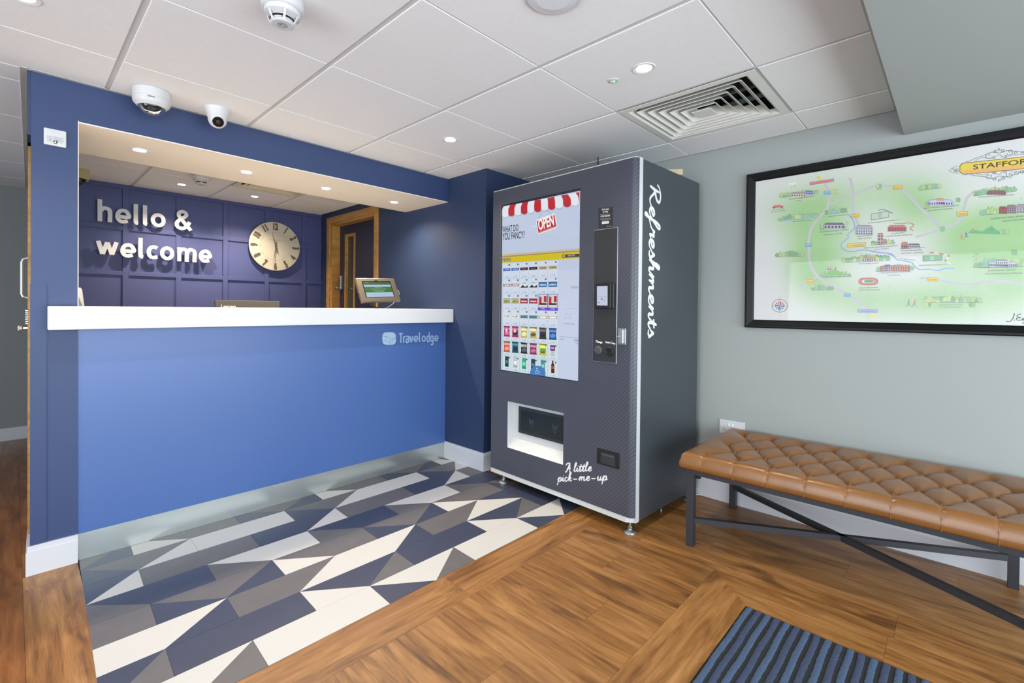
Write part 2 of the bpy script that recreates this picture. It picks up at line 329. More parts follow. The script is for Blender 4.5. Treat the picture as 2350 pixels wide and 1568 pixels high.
# ------------- stroke letters (my own single-line letterforms)
G = {  # glyph: (advance, [strokes])  x-height 1
 'h': (1.0, [[(.15, 1.42), (.15, 0)], [(.15, .62), (.32, .86), (.52, .87), (.66, .7), (.66, 0)]]),
 'e': (1.08, [[(.22, .46), (.86, .46), (.84, .68), (.7, .84), (.5, .87), (.3, .78), (.19, .55), (.2, .32), (.36, .15), (.56, .13), (.82, .2)]]),
 'l': (.56, [[(.15, 1.42), (.15, .3), (.2, .15), (.38, .12)]]),
 'o': (1.08, [[(.5 + .33 * math.cos(a), .5 + .37 * math.sin(a)) for a in [math.pi * 2 * k / 12 for k in range(13)]]]),
 'c': (.92, [[(.78, .8), (.6, .87), (.38, .84), (.22, .66), (.19, .45), (.28, .22), (.48, .13), (.8, .19)]]),
 'w': (1.5, [[(.1, .98), (.38, .14)], [(.38, .14), (.7, .92)], [(.7, .92), (1.0, .14)], [(1.0, .14), (1.3, .98)]]),
 'm': (1.5, [[(.15, 1.0), (.15, 0)], [(.15, .62), (.3, .86), (.48, .87), (.6, .7), (.6, 0)], [(.6, .62), (.76, .86), (.93, .87), (1.08, .7), (1.08, 0)]]),
 '&': (1.15, [[(1.02, .02), (.42, .82), (.3, 1.05), (.36, 1.25), (.55, 1.32), (.73, 1.2), (.72, 1.02), (.5, .82), (.28, .62), (.18, .38), (.28, .16), (.5, .12), (.75, .24), (.95, .62)]]),
 'T': (.8, [[(.0, 1.3), (.72, 1.3)], [(.36, 1.3), (.36, 0)]]),
 'r': (.5, [[(.1, .9), (.1, 0)], [(.1, .6), (.2, .82), (.42, .88)]]),
 'a': (.8, [[(.12, .84), (.4, .92), (.6, .78), (.62, 0)], [(.62, .5), (.3, .52), (.1, .34), (.12, .1), (.3, .0), (.62, .16)]]),
 'v': (.72, [[(.04, .9), (.32, .02)], [(.32, .02), (.62, .9)]]),
 'd': (.8, [[(.6, 1.45), (.6, .0)], [(.6, .75), (.36, .9), (.14, .72), (.1, .42), (.2, .1), (.4, .0), (.6, .15)]]),
 'g': (.8, [[(.6, .9), (.6, -.2), (.42, -.42), (.14, -.36)], [(.6, .75), (.36, .9), (.14, .72), (.1, .42), (.2, .14), (.4, .04), (.6, .2)]]),
}
def arc_resample(P, k=5): return smooth_path([np.array([*p, 0.0]) for p in P], k)
_rk = [0]
def ribbon(mb, P3, w, n, d, sm=True, miter=False):
    _rk[0] = (_rk[0] + 1) % 5; d0 = d * (1 + .02 * _rk[0])
    """flat stroke of width w and depth d standing on a plane with normal n"""
    n = np.array(n, float); P = smooth_path(P3, 6) if (sm and len(P3) > 2) else [np.array(p, float) for p in P3]
    N = len(P); V = []
    ws = w if hasattr(w, '__len__') else [w] * N
    for i, p in enumerate(P):
        t = P[min(i + 1, N - 1)] - P[max(i - 1, 0)]; t /= np.linalg.norm(t) + 1e-9; b = np.cross(n, t); ww = ws[min(len(ws) - 1, int(i * len(ws) / N))] / 2; d = d0 * (1 + .035 * i / N)
        V += [p - b * ww, p + b * ww, p - b * ww + n * d, p + b * ww + n * d]
    Fc = [(0, 1, 3, 2), (4 * N - 4, 4 * N - 2, 4 * N - 1, 4 * N - 3)]
    for i in range(N - 1):
        a = 4 * i; b = a + 4; Fc += [(a, b, b + 1, a + 1)[::-1], (a + 2, b + 2, b + 3, a + 3), (a, a + 2, b + 2, b)[::-1], (a + 1, a + 3, b + 3, b + 1)]
    mb.add(V, Fc)
# ================================================================= SETTING
ZC = 2.25; XR = 2.41; XW = 3.115; YB = 2.27
slope = lambda y: .055 + .033 * y
# ---------------- floor
fl = structure(MB().box((-3.0, -5.2, -.12), (XW + .1, 3.2, -.0045)).build('floor', M['grout']))
def plank(poly, along, m='plank'):
    g = .0004; cx = sum(p[0] for p in poly) / len(poly); cy = sum(p[1] for p in poly) / len(poly); P = []
    for x, y in poly:
        P.append((x - g * (1 if x > cx else -1), y - g * (1 if y > cy else -1)))
    a = sum(P[i][0] * P[(i + 1) % len(P)][1] - P[(i + 1) % len(P)][0] * P[i][1] for i in range(len(P)))
    if a < 0: P = P[::-1]
    z = random.uniform(-.0003, .0002)
    return MB().prism(P, -.004, z).build('plank', M[m], fl, origin=(cx, cy, -.004), rot=(math.pi / 2 if along == 'y' else 0))
R4 = lambda x0, x1, y0, y1: [(x0, y0), (x1, y0), (x1, y1), (x0, y1)]
def column(x0, x1, ys, m='plank'):
    for a, b in zip(ys, ys[1:]): plank(R4(x0, x1, min(a, b), max(a, b)), 'y', m)
def seq(y0, y1, L=1.18, off=None):
    y = y0; off = random.uniform(.25, 1) * L if off is None else off; out = [y0]; s = -1 if y1 < y0 else 1; y = y0 + s * off
    while (y1 - y) * s > .12: out.append(y); y += s * L
    return out + [y1]
plank(R4(.03, .21, -.155, -.016), 'y'); column(.03, .21, [-.155, -1.34, -2.55, -3.7, -5.2])
for a, b in ((-.015, .9), (.9, 2.08), (2.08, 3.1)): plank([(.03, a), (slope(a) + .02, a), (slope(b) + .02, b), (.03, b)], 'y', 'planknew')
x = .03; k = 0
while x > -3.0:
    top = 3.1 if x > -1.6 else -.01
    column(max(x - .185, -3.0), x, seq(top, -5.2, off=(.62, 1.05, .3, .8)[k % 4]), 'planknew'); x -= .185; k += 1
# front border beside the tiles
plank(R4(.21, 1.335, -1.473, -1.33), 'x'); plank(R4(.21, 1.335, -1.525, -1.473), 'x'); plank(R4(1.335, 2.437, -1.525, -1.33), 'x')
edge = [2.257 - .18 * i for i in range(12)]
joint = {0: None, 1: -1.807, 3: -1.96, 5: None, 6: -1.895, 8: -1.75}
for i in range(11):
    x1, x0 = edge[i], max(edge[i + 1], .21); j = joint.get(i, None)
    if x1 <= .22: break
    column(x0, x1, [-1.525, j, -2.19] if j else [-1.525, -2.19])
plank([(.9, -2.385), (2.076, -2.385), (2.257, -2.19), (.9, -2.19)], 'x'); plank(R4(.21, .9, -2.385, -2.19), 'x')
plank([(2.257, -2.83), (2.257, -2.19), (2.076, -2.385), (2.076, -2.83)], 'y'); column(2.076, 2.257, [-2.83, -4.0, -5.2])
column(2.257, 2.437, [-1.525, -1.8, -2.845, -4.0, -5.2])
for i, off in enumerate((.45, 1.0, .2, .75)):
    x0 = 2.437 + .18 * i; column(x0, min(x0 + .18, XW), seq(-.46, -5.2, off=off))
MB().box((.20, .31, -.004), (XR, YB, .0)).build('bounce_carpet', mat('pale_bounce_carpet', (176, 170, 160), .95, bump=.5, bscale=300), fl)  # unseen pale floor added to bounce light onto the office ceiling
# ---------------- patterned vinyl tiles in front of the counter
TX = lambda i, y: .162 + .2345 * i + .036 * (y + .29)
TY = lambda j: -.118 - .1735 * j
rows = {-1: "G |0 G /0 N |1 W \\1 G |3 N \\3 G /4 N |5 W \\5 G |7 N \\7 G /8 N |9 W \\9 G",
 0: "N \\0 G /1 W |2 W |4 N \\4 G /5 W |8 N \\8 G /9 W",
 1: "N /0 W |1 G |3 N /4 W |5 G |7 N /8 W |9 G",
 2: "G \\0 N |2 G \\2 W |4 G \\4 N |6 G \\6 W |8 G \\8 N",
 3: "G |1 N \\1 G /2 N |3 W \\3 G |5 N \\5 G /6 N |7 W \\7 G |9 N \\9 G",
 4: "W /1 N |2 G /3 W /5 N |6 G /7 W \\8 N |10 N",
 5: "N /0 G |1 N |3 W \\3 N /4 G |5 N |7 W \\7 N /8 G |9 N",
 6: "N \\0 W /1 G |2 W |4 N \\4 W /5 G |6 W |8 N \\8 W /9 N"}
XL_, XR_ = (lambda y: .217 + .03 * y), (lambda y: 2.409)
for j, code in rows.items():
    yt = TY(j) if j >= 0 else 0.003; yb = TY(j + 1)
    if j == 6: yb = -1.3295
    ytf = TY(j)
    tok = code.split(); cuts = [('L', None)] + [(t[0], int(t[1:])) for t in tok[1::2]] + [('R', None)]; colr = tok[0::2]
    def bx(c, y):
        s, i = c
        if s == 'L': return -1
        if s == 'R': return 9
        f = (ytf - y) / .1735   # 0 at row top, 1 at row bottom
        if s == '|': return TX(i, y)
        if s == '/': return TX(i + 1, y) + (TX(i, y) - TX(i + 1, y)) * f
        return TX(i, y) + (TX(i + 1, y) - TX(i, y)) * f
    for q, cc in enumerate(colr):
        pts = []
        for y, c in ((yt, cuts[q]), (yt, cuts[q + 1]), (yb, cuts[q + 1]), (yb, cuts[q])):
            pts.append((min(max(bx(c, y), XL_(y)), XR_(y)), y))
        g = .0006
        P = [(pts[0][0] + g, yt - g), (pts[1][0] - g, yt - g), (pts[2][0] - g, yb + g), (pts[3][0] + g, yb + g)]
        if P[1][0] <= P[0][0] and P[2][0] <= P[3][0]: continue
        if P[1][0] - P[0][0] < .002: P[0] = P[1] = ((P[0][0] + P[1][0]) / 2, yt - g); P = P[1:]
        elif P[2][0] - P[3][0] < .002: P = P[:3]
        MB().prism(P[::-1], -.004, random.uniform(-.0002, .0002)).build('tile', M['t' + cc], fl)
# ---------------- ceiling
ce = structure(MB().box((-3.0, -2.8, ZC + .12), (XW + .1, 3.2, ZC + .2)).build('ceiling', M['void']))
def ctile(x0, x1, y0, y1, gx=.011, gy=.0035):
    m = MB(); a, b, c, d = x0 + gx, x1 - gx, y0 + gy, y1 - gy; e = .0014
    V = [(a, c, ZC + .012), (b, c, ZC + .012), (b, d, ZC + .012), (a, d, ZC + .012), (a, c, ZC + e), (b, c, ZC + e), (b, d, ZC + e), (a, d, ZC + e), (a + e, c + e, ZC), (b - e, c + e, ZC), (b - e, d - e, ZC), (a + e, d - e, ZC)]
    Fc = [(0, 1, 2, 3), (11, 10, 9, 8)] + [(i, 4 + i, 4 + (i + 1) % 4, (i + 1) % 4) for i in range(4)] + [(4 + i, 8 + i, 8 + (i + 1) % 4, 4 + (i + 1) % 4) for i in range(4)]
    return m.add(V, Fc).build('ceiling_tile', M['ceil'], ce)
DIFF = [(2.173, 2.793, -2.365, -1.685), (1.287, 1.857, .99, 1.585)]
def grid(xs, ys):
    for x in xs[1:-1]: MB().box((x - .012, ys[0], ZC + .004), (x + .012, ys[-1], ZC + .02)).build('grid_bar', M['grid'], ce)
    for y in ys[1:-1]: MB().box((xs[0], y - .012, ZC + .0055), (xs[-1], y + .012, ZC + .02)).build('grid_bar', M['grid'], ce)
    for a, b in zip(xs, xs[1:]):
        for c, d in zip(ys, ys[1:]):
            if any(a < (p[0] + p[1]) / 2 < b and c < (p[2] + p[3]) / 2 < d for p in DIFF): continue
            ctile(a, b, c, d)
mainx = [-3.0] + [.313 + .62 * k for k in range(-5, 5)] + [XW]
mainx[-2] = 2.793
grid(mainx, [-2.775, -2.365, -1.685, -1.037, -.405, -.004])
grid([-1.6, -1.17, -.56, .12], [-.004, .187, .81, 1.436, 2.05, 2.67, 3.1])
grid([.14, .71, 1.287, 1.857, XR], [.592, .99, 1.585, YB])
# wall angles
structure(MB().box((.055, -.02, ZC - .002), (XR, 0, ZC)).build('trim_1', M['trim_ceil']))
structure(MB().prism([(.020, -.02), (.043, -.02), (.100, 3.1), (.078, 3.1)], ZC - .003, ZC + .002).build('trim_2', M['trim_ceil']))
structure(MB().box((-3.0, -2.79, ZC - .004), (3.1, -2.755, ZC + .002)).build('trim_3', M['trim_ceil']))
structure(MB().box((3.095, -2.76, ZC - .002), (XW, -.45, ZC)).build('trim_4', M['trim_ceil']))
bk = structure(MB().box((-3.0, -5.2, 2.115), (XW, -2.793, ZC + .1)).build('ceiling', M['grey']))
# ---------------- walls
structure(MB().box((XW, -5.3, 0), (XW + .12, -.44, ZC + .1)).build('wall_right', M['grey']))
m = MB(); m.box((XW - .014, -5.2, 0), (XW, -.45, .108)); m.box((XW - .009, -5.2, .108), (XW, -.45, .122)); structure(m.build('baseboard_right', M['skirt']))
m = MB(); m.box((XR, -.45, 0), (XW + .1, 1.04, ZC + .05)); m.box((XR, 2.1, 0), (XW, 2.4, ZC + .05)); m.box((XR, 1.04, 2.17), (XW, 2.1, ZC + .05)); structure(m.build('wall_pier', M['navy']))
m = MB(); m.box((XR - .014, -.464, 0), (XR, .004, .118)); m.box((XR - .009, -.459, .118), (XR, .004, .134)); m.box((XR, -.464, 0), (3.1, -.45, .118)); m.box((XR, -.459, .118), (3.1, -.45, .134)); structure(m.build('baseboard_pier', M['skirt']))
# post + bulkhead + side wall of the office
wc = structure(MB().prism([(.055, 0), (.2105, 0), (.2105, .13), (.0593, .13)], 0, ZC + .03).build('wall_post', M['royal']))
MB().box((.0535, -.005, .132), (.106, .0, 1.30)).build('cover_board', M['royal'], wc)
MB().box((.2095, -.001, 1.2), (.2125, .13, 2.073)).build('corner_bead', M['cream'], wc)
m = MB(); m.prism([(.040, -.016), (.2115, -.016), (.2115, 0), (.055, 0), (.0645, .30), (.0495, .30)], 0, .105); m.prism([(.045, -.011), (.2115, -.011), (.2115, 0), (.055, 0), (.0645, .30), (.0545, .30)], .105, .130); structure(m.build('baseboard_post', M['skirt']))
wb = structure(MB().box((.2105, 0, 2.068), (XR, .592, ZC + .03)).build('wall_bulkhead', M['royal']))
MB().box((.2105, -.0005, 2.0625), (XR, .5925, 2.0685)).build('soffit_board', M['cream'], wb)
structure(MB().prism([(slope(.13), .13), (slope(.13) + .1, .13), (slope(3.1) + .1, 3.1), (slope(3.1), 3.1)], 0, ZC + .03).build('wall_office', M['navy']))
ob = structure(MB().box((.12, YB, 0), (XR + .1, YB + .1, ZC + .03)).build('wall_back', M['office']))
vx = [.268 + .3846 * k for k in range(6)]
for v in vx: MB().box((v, YB - .014, .12), (v + .042, YB, ZC), .002).build('batten', M['office'], ob)
for z0, z1 in ((2.215, 2.25), (1.857, 1.895), (1.466, 1.502), (1.075, 1.111), (.684, .72)):
    for a, b in zip([.13 - .042] + vx, vx + [XR]):
        if b - a > .08: MB().box((a + .042, YB - .0135, z0), (b, YB, z1), .002).build('batten', M['office'], ob)
structure(MB().box((-1.7, 3.1, 0), (XR + .1, 3.2, ZC + .05)).build('wall_hall', M['greyhall']))
structure(MB().box((-1.6, 3.086, 0), (slope(3.1), 3.1, .11)).build('baseboard_hall', M['skirt']))
structure(MB().box((-1.7, 0, 0), (-1.6, 3.1, ZC + .05)).build('wall_corridor', M['greyhall']))
structure(MB().box((-3.0, 0, 0), (-1.6, .1, ZC + .05)).build('wall_entry', M['grey']))
m = MB(); m.box((-3.1, -5.3, 0), (-3, .1, .15)); m.box((-3.1, -5.3, 2.1), (-3, .1, ZC + .05)); m.box((-3.1, -5.3, .15), (-3, -4.4, 2.1)); m.box((-3.1, -.8, .15), (-3, .1, 2.1)); structure(m.build('wall_left', M['grey']))
m = MB(); m.box((-3.1, -5.3, 0), (XW, -5.2, .1)); m.box((-3.1, -5.3, 2.1), (XW, -5.2, ZC + .05)); m.box((-3.1, -5.3, .1), (-2.6, -5.2, 2.1)); m.box((2.95, -5.3, .1), (XW, -5.2, 2.1)); structure(m.build('wall_behind', M['grey']))
w1 = sroot('window_1', (.2, -5.25, .1)); m = MB()
for x in (-2.6, -1.2, .2, 1.6, 2.91): m.box((x, -5.28, .1), (x + .05, -5.22, 2.1))
m.box((-2.6, -5.28, .1), (2.95, -5.22, .16)); m.box((-2.6, -5.28, 2.04), (2.95, -5.22, 2.1)); m.build('window_frame', M['frame'], w1); MB().box((-2.58, -5.255, .15), (2.93, -5.249, 2.06)).build('pane', M['glass'], w1)
w2 = sroot('added_window', (-3.05, -2.6, .15)); m = MB()  # unseen side window, added as a frame for the side area lamp
for y in (-4.4, -3.2, -2.0, -.85): m.box((-3.08, y, .15), (-3.02, y + .05, 2.1))
m.box((-3.08, -4.4, .15), (-3.02, -.8, .2)); m.box((-3.08, -4.4, 2.05), (-3.02, -.8, 2.1)); m.build('window_frame', M['frame'], w2); MB().box((-3.055, -4.38, .18), (-3.049, -.82, 2.08)).build('pane', M['glass'], w2)
structure(MB().prism([(.043, .003), (.056, .003), (slope(1.3), 1.3), (.070, 1.3)], 1.965, ZC).build('wall_header', M['navy']))
# ---------------- office door (right wall behind the counter)
d1 = sroot('door_1', (XR, 1.57, 0))
m = MB(); m.box((XR - .016, 1.04, 0), (XR, 1.105, 2.125), .003); m.box((XR - .016, 2.04, 0), (XR, 2.105, 2.125), .003); m.build('architrave', M['oak'], d1)
MB().box((XR - .0165, 1.04, 2.125), (XR, 2.105, 2.19), .003).build('architrave', M['oak'], d1, rot=math.pi / 2)
m = MB(); m.box((XR, 1.04, 0), (XR + .16, 1.116, 2.10)); m.box((XR, 2.0, 0), (XR + .16, 2.104, 2.10)); m.build('lining', M['oak'], d1)
MB().box((XR, 1.04, 2.10), (XR + .16, 2.104, 2.172)).build('lining', M['oak'], d1, rot=math.pi / 2)
m = MB(); LX = 2.50
m.box((LX, 1.118, .008), (LX + .044, 1.66, 2.098)); m.box((LX, 1.87, .008), (LX + .044, 1.998, 2.098)); m.box((LX, 1.66, 1.995), (LX + .044, 1.87, 2.098)); m.box((LX, 1.66, .008), (LX + .044, 1.87, .7)); m.build('door_leaf', M['door'], d1)
m = MB()
for a, b, c, d in ((1.655, 1.682, .68, 2.0), (1.848, 1.875, .68, 2.0)): m.box((LX - .008, a, c), (LX + .05, b, d))
m.box((LX - .008, 1.682, 1.972), (LX + .05, 1.848, 2.0)); m.box((LX - .008, 1.682, .68), (LX + .05, 1.848, .71)); m.build('glazing_bead', M['oak'], d1)
MB().box((LX + .018, 1.68, .70), (LX + .026, 1.85, 1.98)).build('vision_panel', M['smoke_glass'], d1)
kp = MB(); kp.box((LX - .028, 1.925, 1.40), (LX, 1.965, 1.555), .006); k_ = kp.build('keypad', M['galv'], d1)
m = MB()
for i in range(7): m.lathe((LX - .028, 1.936 + .018 * 0, 1.53 - i * .014), [(.0045, 0), (.0045, .006)], 8, (-1, 0, 0)); m.lathe((LX - .028, 1.954, 1.53 - i * .014), [(.0045, 0), (.0045, .006)], 8, (-1, 0, 0))
m.build('keypad_button', M['chrome'], k_)
MB().lathe((LX - .028, 1.945, 1.418), [(.010, 0), (.010, .025), (.018, .03), (.018, .045), (.012, .05)], 14, (-1, 0, 0)).build('knob', M['chrome'], d1)
# ---------------- staff door seen edge-on in the corridor
d2 = sroot('door_2', (.06, .7, 0))
def sl(y, o): return slope(y) - o
m = MB(); m.prism([(sl(.16, .012), .16), (sl(.16, 0), .16), (sl(.23, 0), .23), (sl(.23, .012), .23)], 0, 2.0); m.prism([(sl(1.12, .012), 1.12), (sl(1.12, 0), 1.12), (sl(1.19, 0), 1.19), (sl(1.19, .012), 1.19)], 0, 2.0)
m.prism([(sl(.16, .012), .16), (sl(.16, 0), .16), (sl(1.19, 0), 1.19), (sl(1.19, .012), 1.19)], 1.95, 2.0); m.build('architrave', M['oak'], d2)
MB().prism([(sl(.23, .006), .23), (sl(.23, 0), .23), (sl(1.12, 0), 1.12), (sl(1.12, .006), 1.12)], .005, 1.95).build('door_leaf', M['oak'], d2)
hx = sl(.36, .008); hz0, hz1 = 1.225, 1.40
zt = at(1, .36, 60, 593)[2]; zb = at(1, .36, 60, 684)[2]; xh = at(1, .36, 50, 640)[0]
MB().tube(smooth_path([(hx, .36, zt)], 1) + [(hx, .36, zt - .004), (xh + .018, .36, zt - .004), (xh + .005, .36, zt - .010), (xh, .36, zt - .024), (xh, .36, zb + .024), (xh + .005, .36, zb + .010), (xh + .018, .36, zb + .004), (hx, .36, zb + .004)][1:] if False else [(hx + .01, .36, zt), (xh + .018, .36, zt), (xh + .005, .36, zt - .006), (xh, .36, zt - .02), (xh, .36, zb + .02), (xh + .005, .36, zb + .006), (xh + .018, .36, zb), (hx + .01, .36, zb)], .0065, 10).build('door_handle', M['alu'], d2)
z1 = at(1, .3, 62, 714)[2]; z2 = at(1, .3, 62, 743)[2]; m = MB()
for i in range(7): m.lathe((hx - .002, .30, z1 + (z2 - z1) * i / 6), [(.0045, -.004), (.0045, .014), (.003, .016)], 8, (-1, 0, 0))
m.build('keypad_button', M['chrome'], d2)
zk = at(1, .3, 62, 754)[2]; MB().lathe((hx - .002, .30, zk), [(.008, 0), (.008, .022), (.017, .026), (.018, .036), (.012, .04)], 14, (-1, 0, 0)).build('knob', M['chrome'], d2)
# ================================================================= OBJECTS
NY = (0, -1, 0)
# ---------------- reception counter
rc = root('reception_counter', (1.3, .02, 0), 'blue fronted reception counter with thick white top under the bulkhead', 'counter')
MB().box((.2112, .006, .126), (XR - .002, .04, 1.098)).build('front_panel', M['panel'], rc)
MB().box((.2112, .004, .0), (XR - .015, .036, .1265)).build('kick_plate', M['steel'], rc)
m = MB(); m.box((.107, -.088, 1.098), (XR - .001, -.001, 1.2035), .004); m.box((.213, -.003, 1.170), (XR - .001, .30, 1.2033)); m.build('worktop', M['top'], rc)
MB().box((.22, .28, .0), (XR - .01, .30, 1.17)).build('rear_panel', M['cream'], rc)
# company lettering on the panel
pc = Print(lambda a, b: at(1, .006, a, b), NY, .0003)
px0, py0, px1, py1 = 877, 762, 909, 792
cx, cy, rx, ry = 893, 777.2, 15.6, 14.4
def sq(cx, cy, rx, ry, n=32, p=3.6):
    return [(cx + rx * math.copysign(abs(math.cos(t)) ** (2 / p), math.cos(t)), cy + ry * math.copysign(abs(math.sin(t)) ** (2 / p), math.sin(t))) for t in [2 * math.pi * k / n for k in range(n)]]
CL = (168, 196, 214)
pc.poly(sq(cx, cy, rx, ry), CL); DK = (70, 106, 160)
L8 = lambda x, y: (800 + x / 8.712, 620 + y / 8.712)
for st in ([(685, 1312), (730, 1335), (790, 1335), (805, 1352), (830, 1375), (852, 1400)], [(752, 1362), (738, 1392)], [(682, 1420), (730, 1416), (780, 1425), (822, 1445)], [(805, 1488), (830, 1430), (870, 1385), (938, 1345)], [(862, 1488), (870, 1440), (900, 1395), (936, 1368)]):
    pc.line([L8(*p) for p in st], .0022, DK, 2)
pc.build('logo_badge', M['vinyl'], rc)
def word(conv, n, s, p0, p1, xh_px, base_fn, w, d, m_, name, parent, adv=None):
    pass
def stroke_word(word_, A, u, v, n, xh, w, d, mat_, parent, name='letter', fit=None, gap=.0, joined=False, sx=1.0):
    """letters from G laid out from A along u (per x-height units)"""
    tot = sum(G[c][0] for c in word_) + gap * (len(word_) - 1); k = xh * sx if fit is None else fit / tot; x = 0; allm = MB()
    for c in word_:
        mb = allm if joined else MB()
        for st in G[c][1]:
            P = [A + u * ((x + a) * k) + v * (b * xh) for a, b in st]; ribbon(mb, P, w, n, d, sm=len(P) > 2 and c not in 'wvT')
        if not joined: mb.build(name, mat_, parent)
        x += G[c][0] + gap
    if joined: allm.build(name, mat_, parent)
vx_ = np.array([0, 0, 1.0])
A = at(1, .0055, 915.5, 787); B = at(1, .0055, 1007, 784); u = B - A; L = np.linalg.norm(u)
stroke_word('Travelodge', A, u / L, vx_, NY, .052, .0105, .0006, mat('pale_blue_vinyl', (150, 178, 212), .5), rc, 'lettering', fit=L, joined=True)
# ---------------- sign on the post
sg = root('notice_plate', (.132, 0, 1.93), 'small white rounded plastic notice plate on the blue post', 'sign')
m = MB(); c0 = at(1, 0, 100, 293); c1 = at(1, 0, 152, 341)
m.box((c0[0], -.012, c1[2]), (c1[0], -.0, c0[2]), .0045); m.build('plate', M['wplastic'], sg)
pn = Print(lambda a, b: at(1, -.0125, a, b), NY, .0003)
for i in range(4): pn.text('to offer wireless and free', (107 + i * 0.6, 312.5 + i * 3.6), (147 - (i % 2) * 3, 319 + i * 3.4), .0045, (110, 110, 112))
pn.rect(117, 299, 136, 307, (204, 206, 210)); pn.disc(127, 326, 5, 4.2, (90, 92, 96), 1); pn.disc(127, 326, 3.2, 2.6, (226, 227, 228), 2); pn.poly([(121, 322), (127, 325), (133, 323), (130, 331)], (60, 62, 66), 3); pn.disc(127.5, 326.5, 1.8, 1.5, (226, 227, 228), 4)
pn.build('notice_print', M['vinyl'], sg)
# ---------------- hello & welcome
ws = root('wall_lettering', (.9, YB - .014, 1.6), 'raised off-white letters reading hello & welcome on the panelled wall', 'sign')
c2 = lambda x, y: (x / 3.9167, 400 + y / 3.9167)
YL = YB - .045
def lx(px): return at(1, YL, px / 3.9167, 520)[0]
def big(c, xa, xb, zb, xh=.128, t=.0300, asc=None):
    mb = MB(); st = G[c][1]; xs = [p[0] for s in st for p in s]; a0, a1 = min(xs), max(xs); h = t / 2
    X0 = lx(xa) + h * (1 if c not in 'w&' else 1.0); X1 = lx(xb) - h
    for s in st:
        P = []
        for a, b in s: P.append(np.array([X0 + (a - a0) / (a1 - a0) * (X1 - X0), YL, zb + b * xh]))
        ribbon(mb, P, t, NY, .020, sm=len(P) > 2)
    o = mb.build('letter', M['top'], ws)
    sp_ = MB().box(((X0 + X1) / 2 - .006, YL, zb + .05), ((X0 + X1) / 2 + .006, YB, zb + .062))
    return o
for c, a, b in (('h', 873, 1005), ('e', 1033, 1170), ('l', 1197, 1257), ('l', 1280, 1337), ('o', 1350, 1485), ('&', 1565, 1728)):
    big(c, a, b, 1.909 - .002)
for c, a, b in (('w', 858, 1065), ('e', 1080, 1215), ('l', 1240, 1303), ('c', 1315, 1430), ('o', 1435, 1563), ('m', 1590, 1762), ('e', 1787, 1897)):
    big(c, a, b, 1.617)
# ---------------- clock
CX, CZ, CR = 1.898, 1.840, .256; CY = YB - .05
ck = root('wall_clock', (CX, CY, CZ - CR), 'large round champagne wall clock reading 11:31 beside the lettering', 'clock')
MB().lathe((CX, YB - .014, CZ), [(CR * .8, 0), (CR * .96, .018), (CR, .026), (CR, .030), (CR * .985, .034), (.02, .036)], 64, NY).build('dial', M['clockf'], ck, smooth=False)
yf = YB - .014 - .0368
pk = Print(lambda a, b: np.array([CX + a, yf, CZ + b]), NY, .0004)
for k in range(60):
    a = math.radians(6 * k); r = .148; pk.disc(r * math.sin(a), r * math.cos(a), .0022 if k % 5 else .0036, .0022 if k % 5 else .0036, (74, 62, 46), n=6)
pk.build('dial_print', M['vinyl'], ck); pk = Print(pk.conv, NY, .0004)
pk.text('THOMAS KENT', (-.058, .062), (.058, .062), .010, (110, 96, 76)); pk.build('dial_print', M['vinyl'], ck); pk = Print(pk.conv, NY, .0004); pk.text('LONDON', (-.022, -.062), (.022, -.062), .006, (120, 106, 84))
pk.build('dial_print', M['vinyl'], ck)
for k in range(1, 13):
    a = math.radians(30 * k); r = .207; cxn = CX + r * math.sin(a); czn = CZ + r * math.cos(a); V, Fc = text_mesh(str(k), .055)
    xs = [v[0] for v in V]; ys = [v[1] for v in V]; mx_, my_ = (min(xs) + max(xs)) / 2, (min(ys) + max(ys)) / 2; h = .074; kk = h / (max(ys) - min(ys)); kx = kk * .62
    rot = -a if k not in (4, 5, 6, 7, 8) else -a + math.pi; W_ = []
    for x, y in V:
        p, q = (x - mx_) * kx, (y - my_) * kk; p, q = p * math.cos(rot) - q * math.sin(rot), p * math.sin(rot) + q * math.cos(rot); W_.append((cxn + p, yf - .003, czn + q))
    if k in (4, 5, 6, 7, 8): pass
    mk('numeral', W_, Fc, M['clockn'], ck)
def hand(deg, L, tail, w, y, name):
    a = math.radians(deg); d = np.array([math.sin(a), 0, math.cos(a)]); s = np.array([math.cos(a), 0, -math.sin(a)]); c = np.array([CX, y, CZ]); P = [c - d * tail - s * w * .7, c - d * tail + s * w * .7, c + s * w, c + d * L, c - s * w]
    m = MB(); n = len(P); m.add([p for p in P] + [p + np.array([0, -.002, 0]) for p in P], [tuple(range(n)), tuple(range(2 * n - 1, n - 1, -1))] + [(i, (i + 1) % n, n + (i + 1) % n, n + i) for i in range(n)]); m.build(name, M['clockn'], ck)
hand(345, .158, .07, .0055, yf - .010, 'hour_hand'); hand(188, .215, .05, .0045, yf - .014, 'minute_hand')
MB().lathe((CX, yf, CZ), [(.008, 0), (.008, .018)], 12, NY).build('hub', M['clockn'], ck)
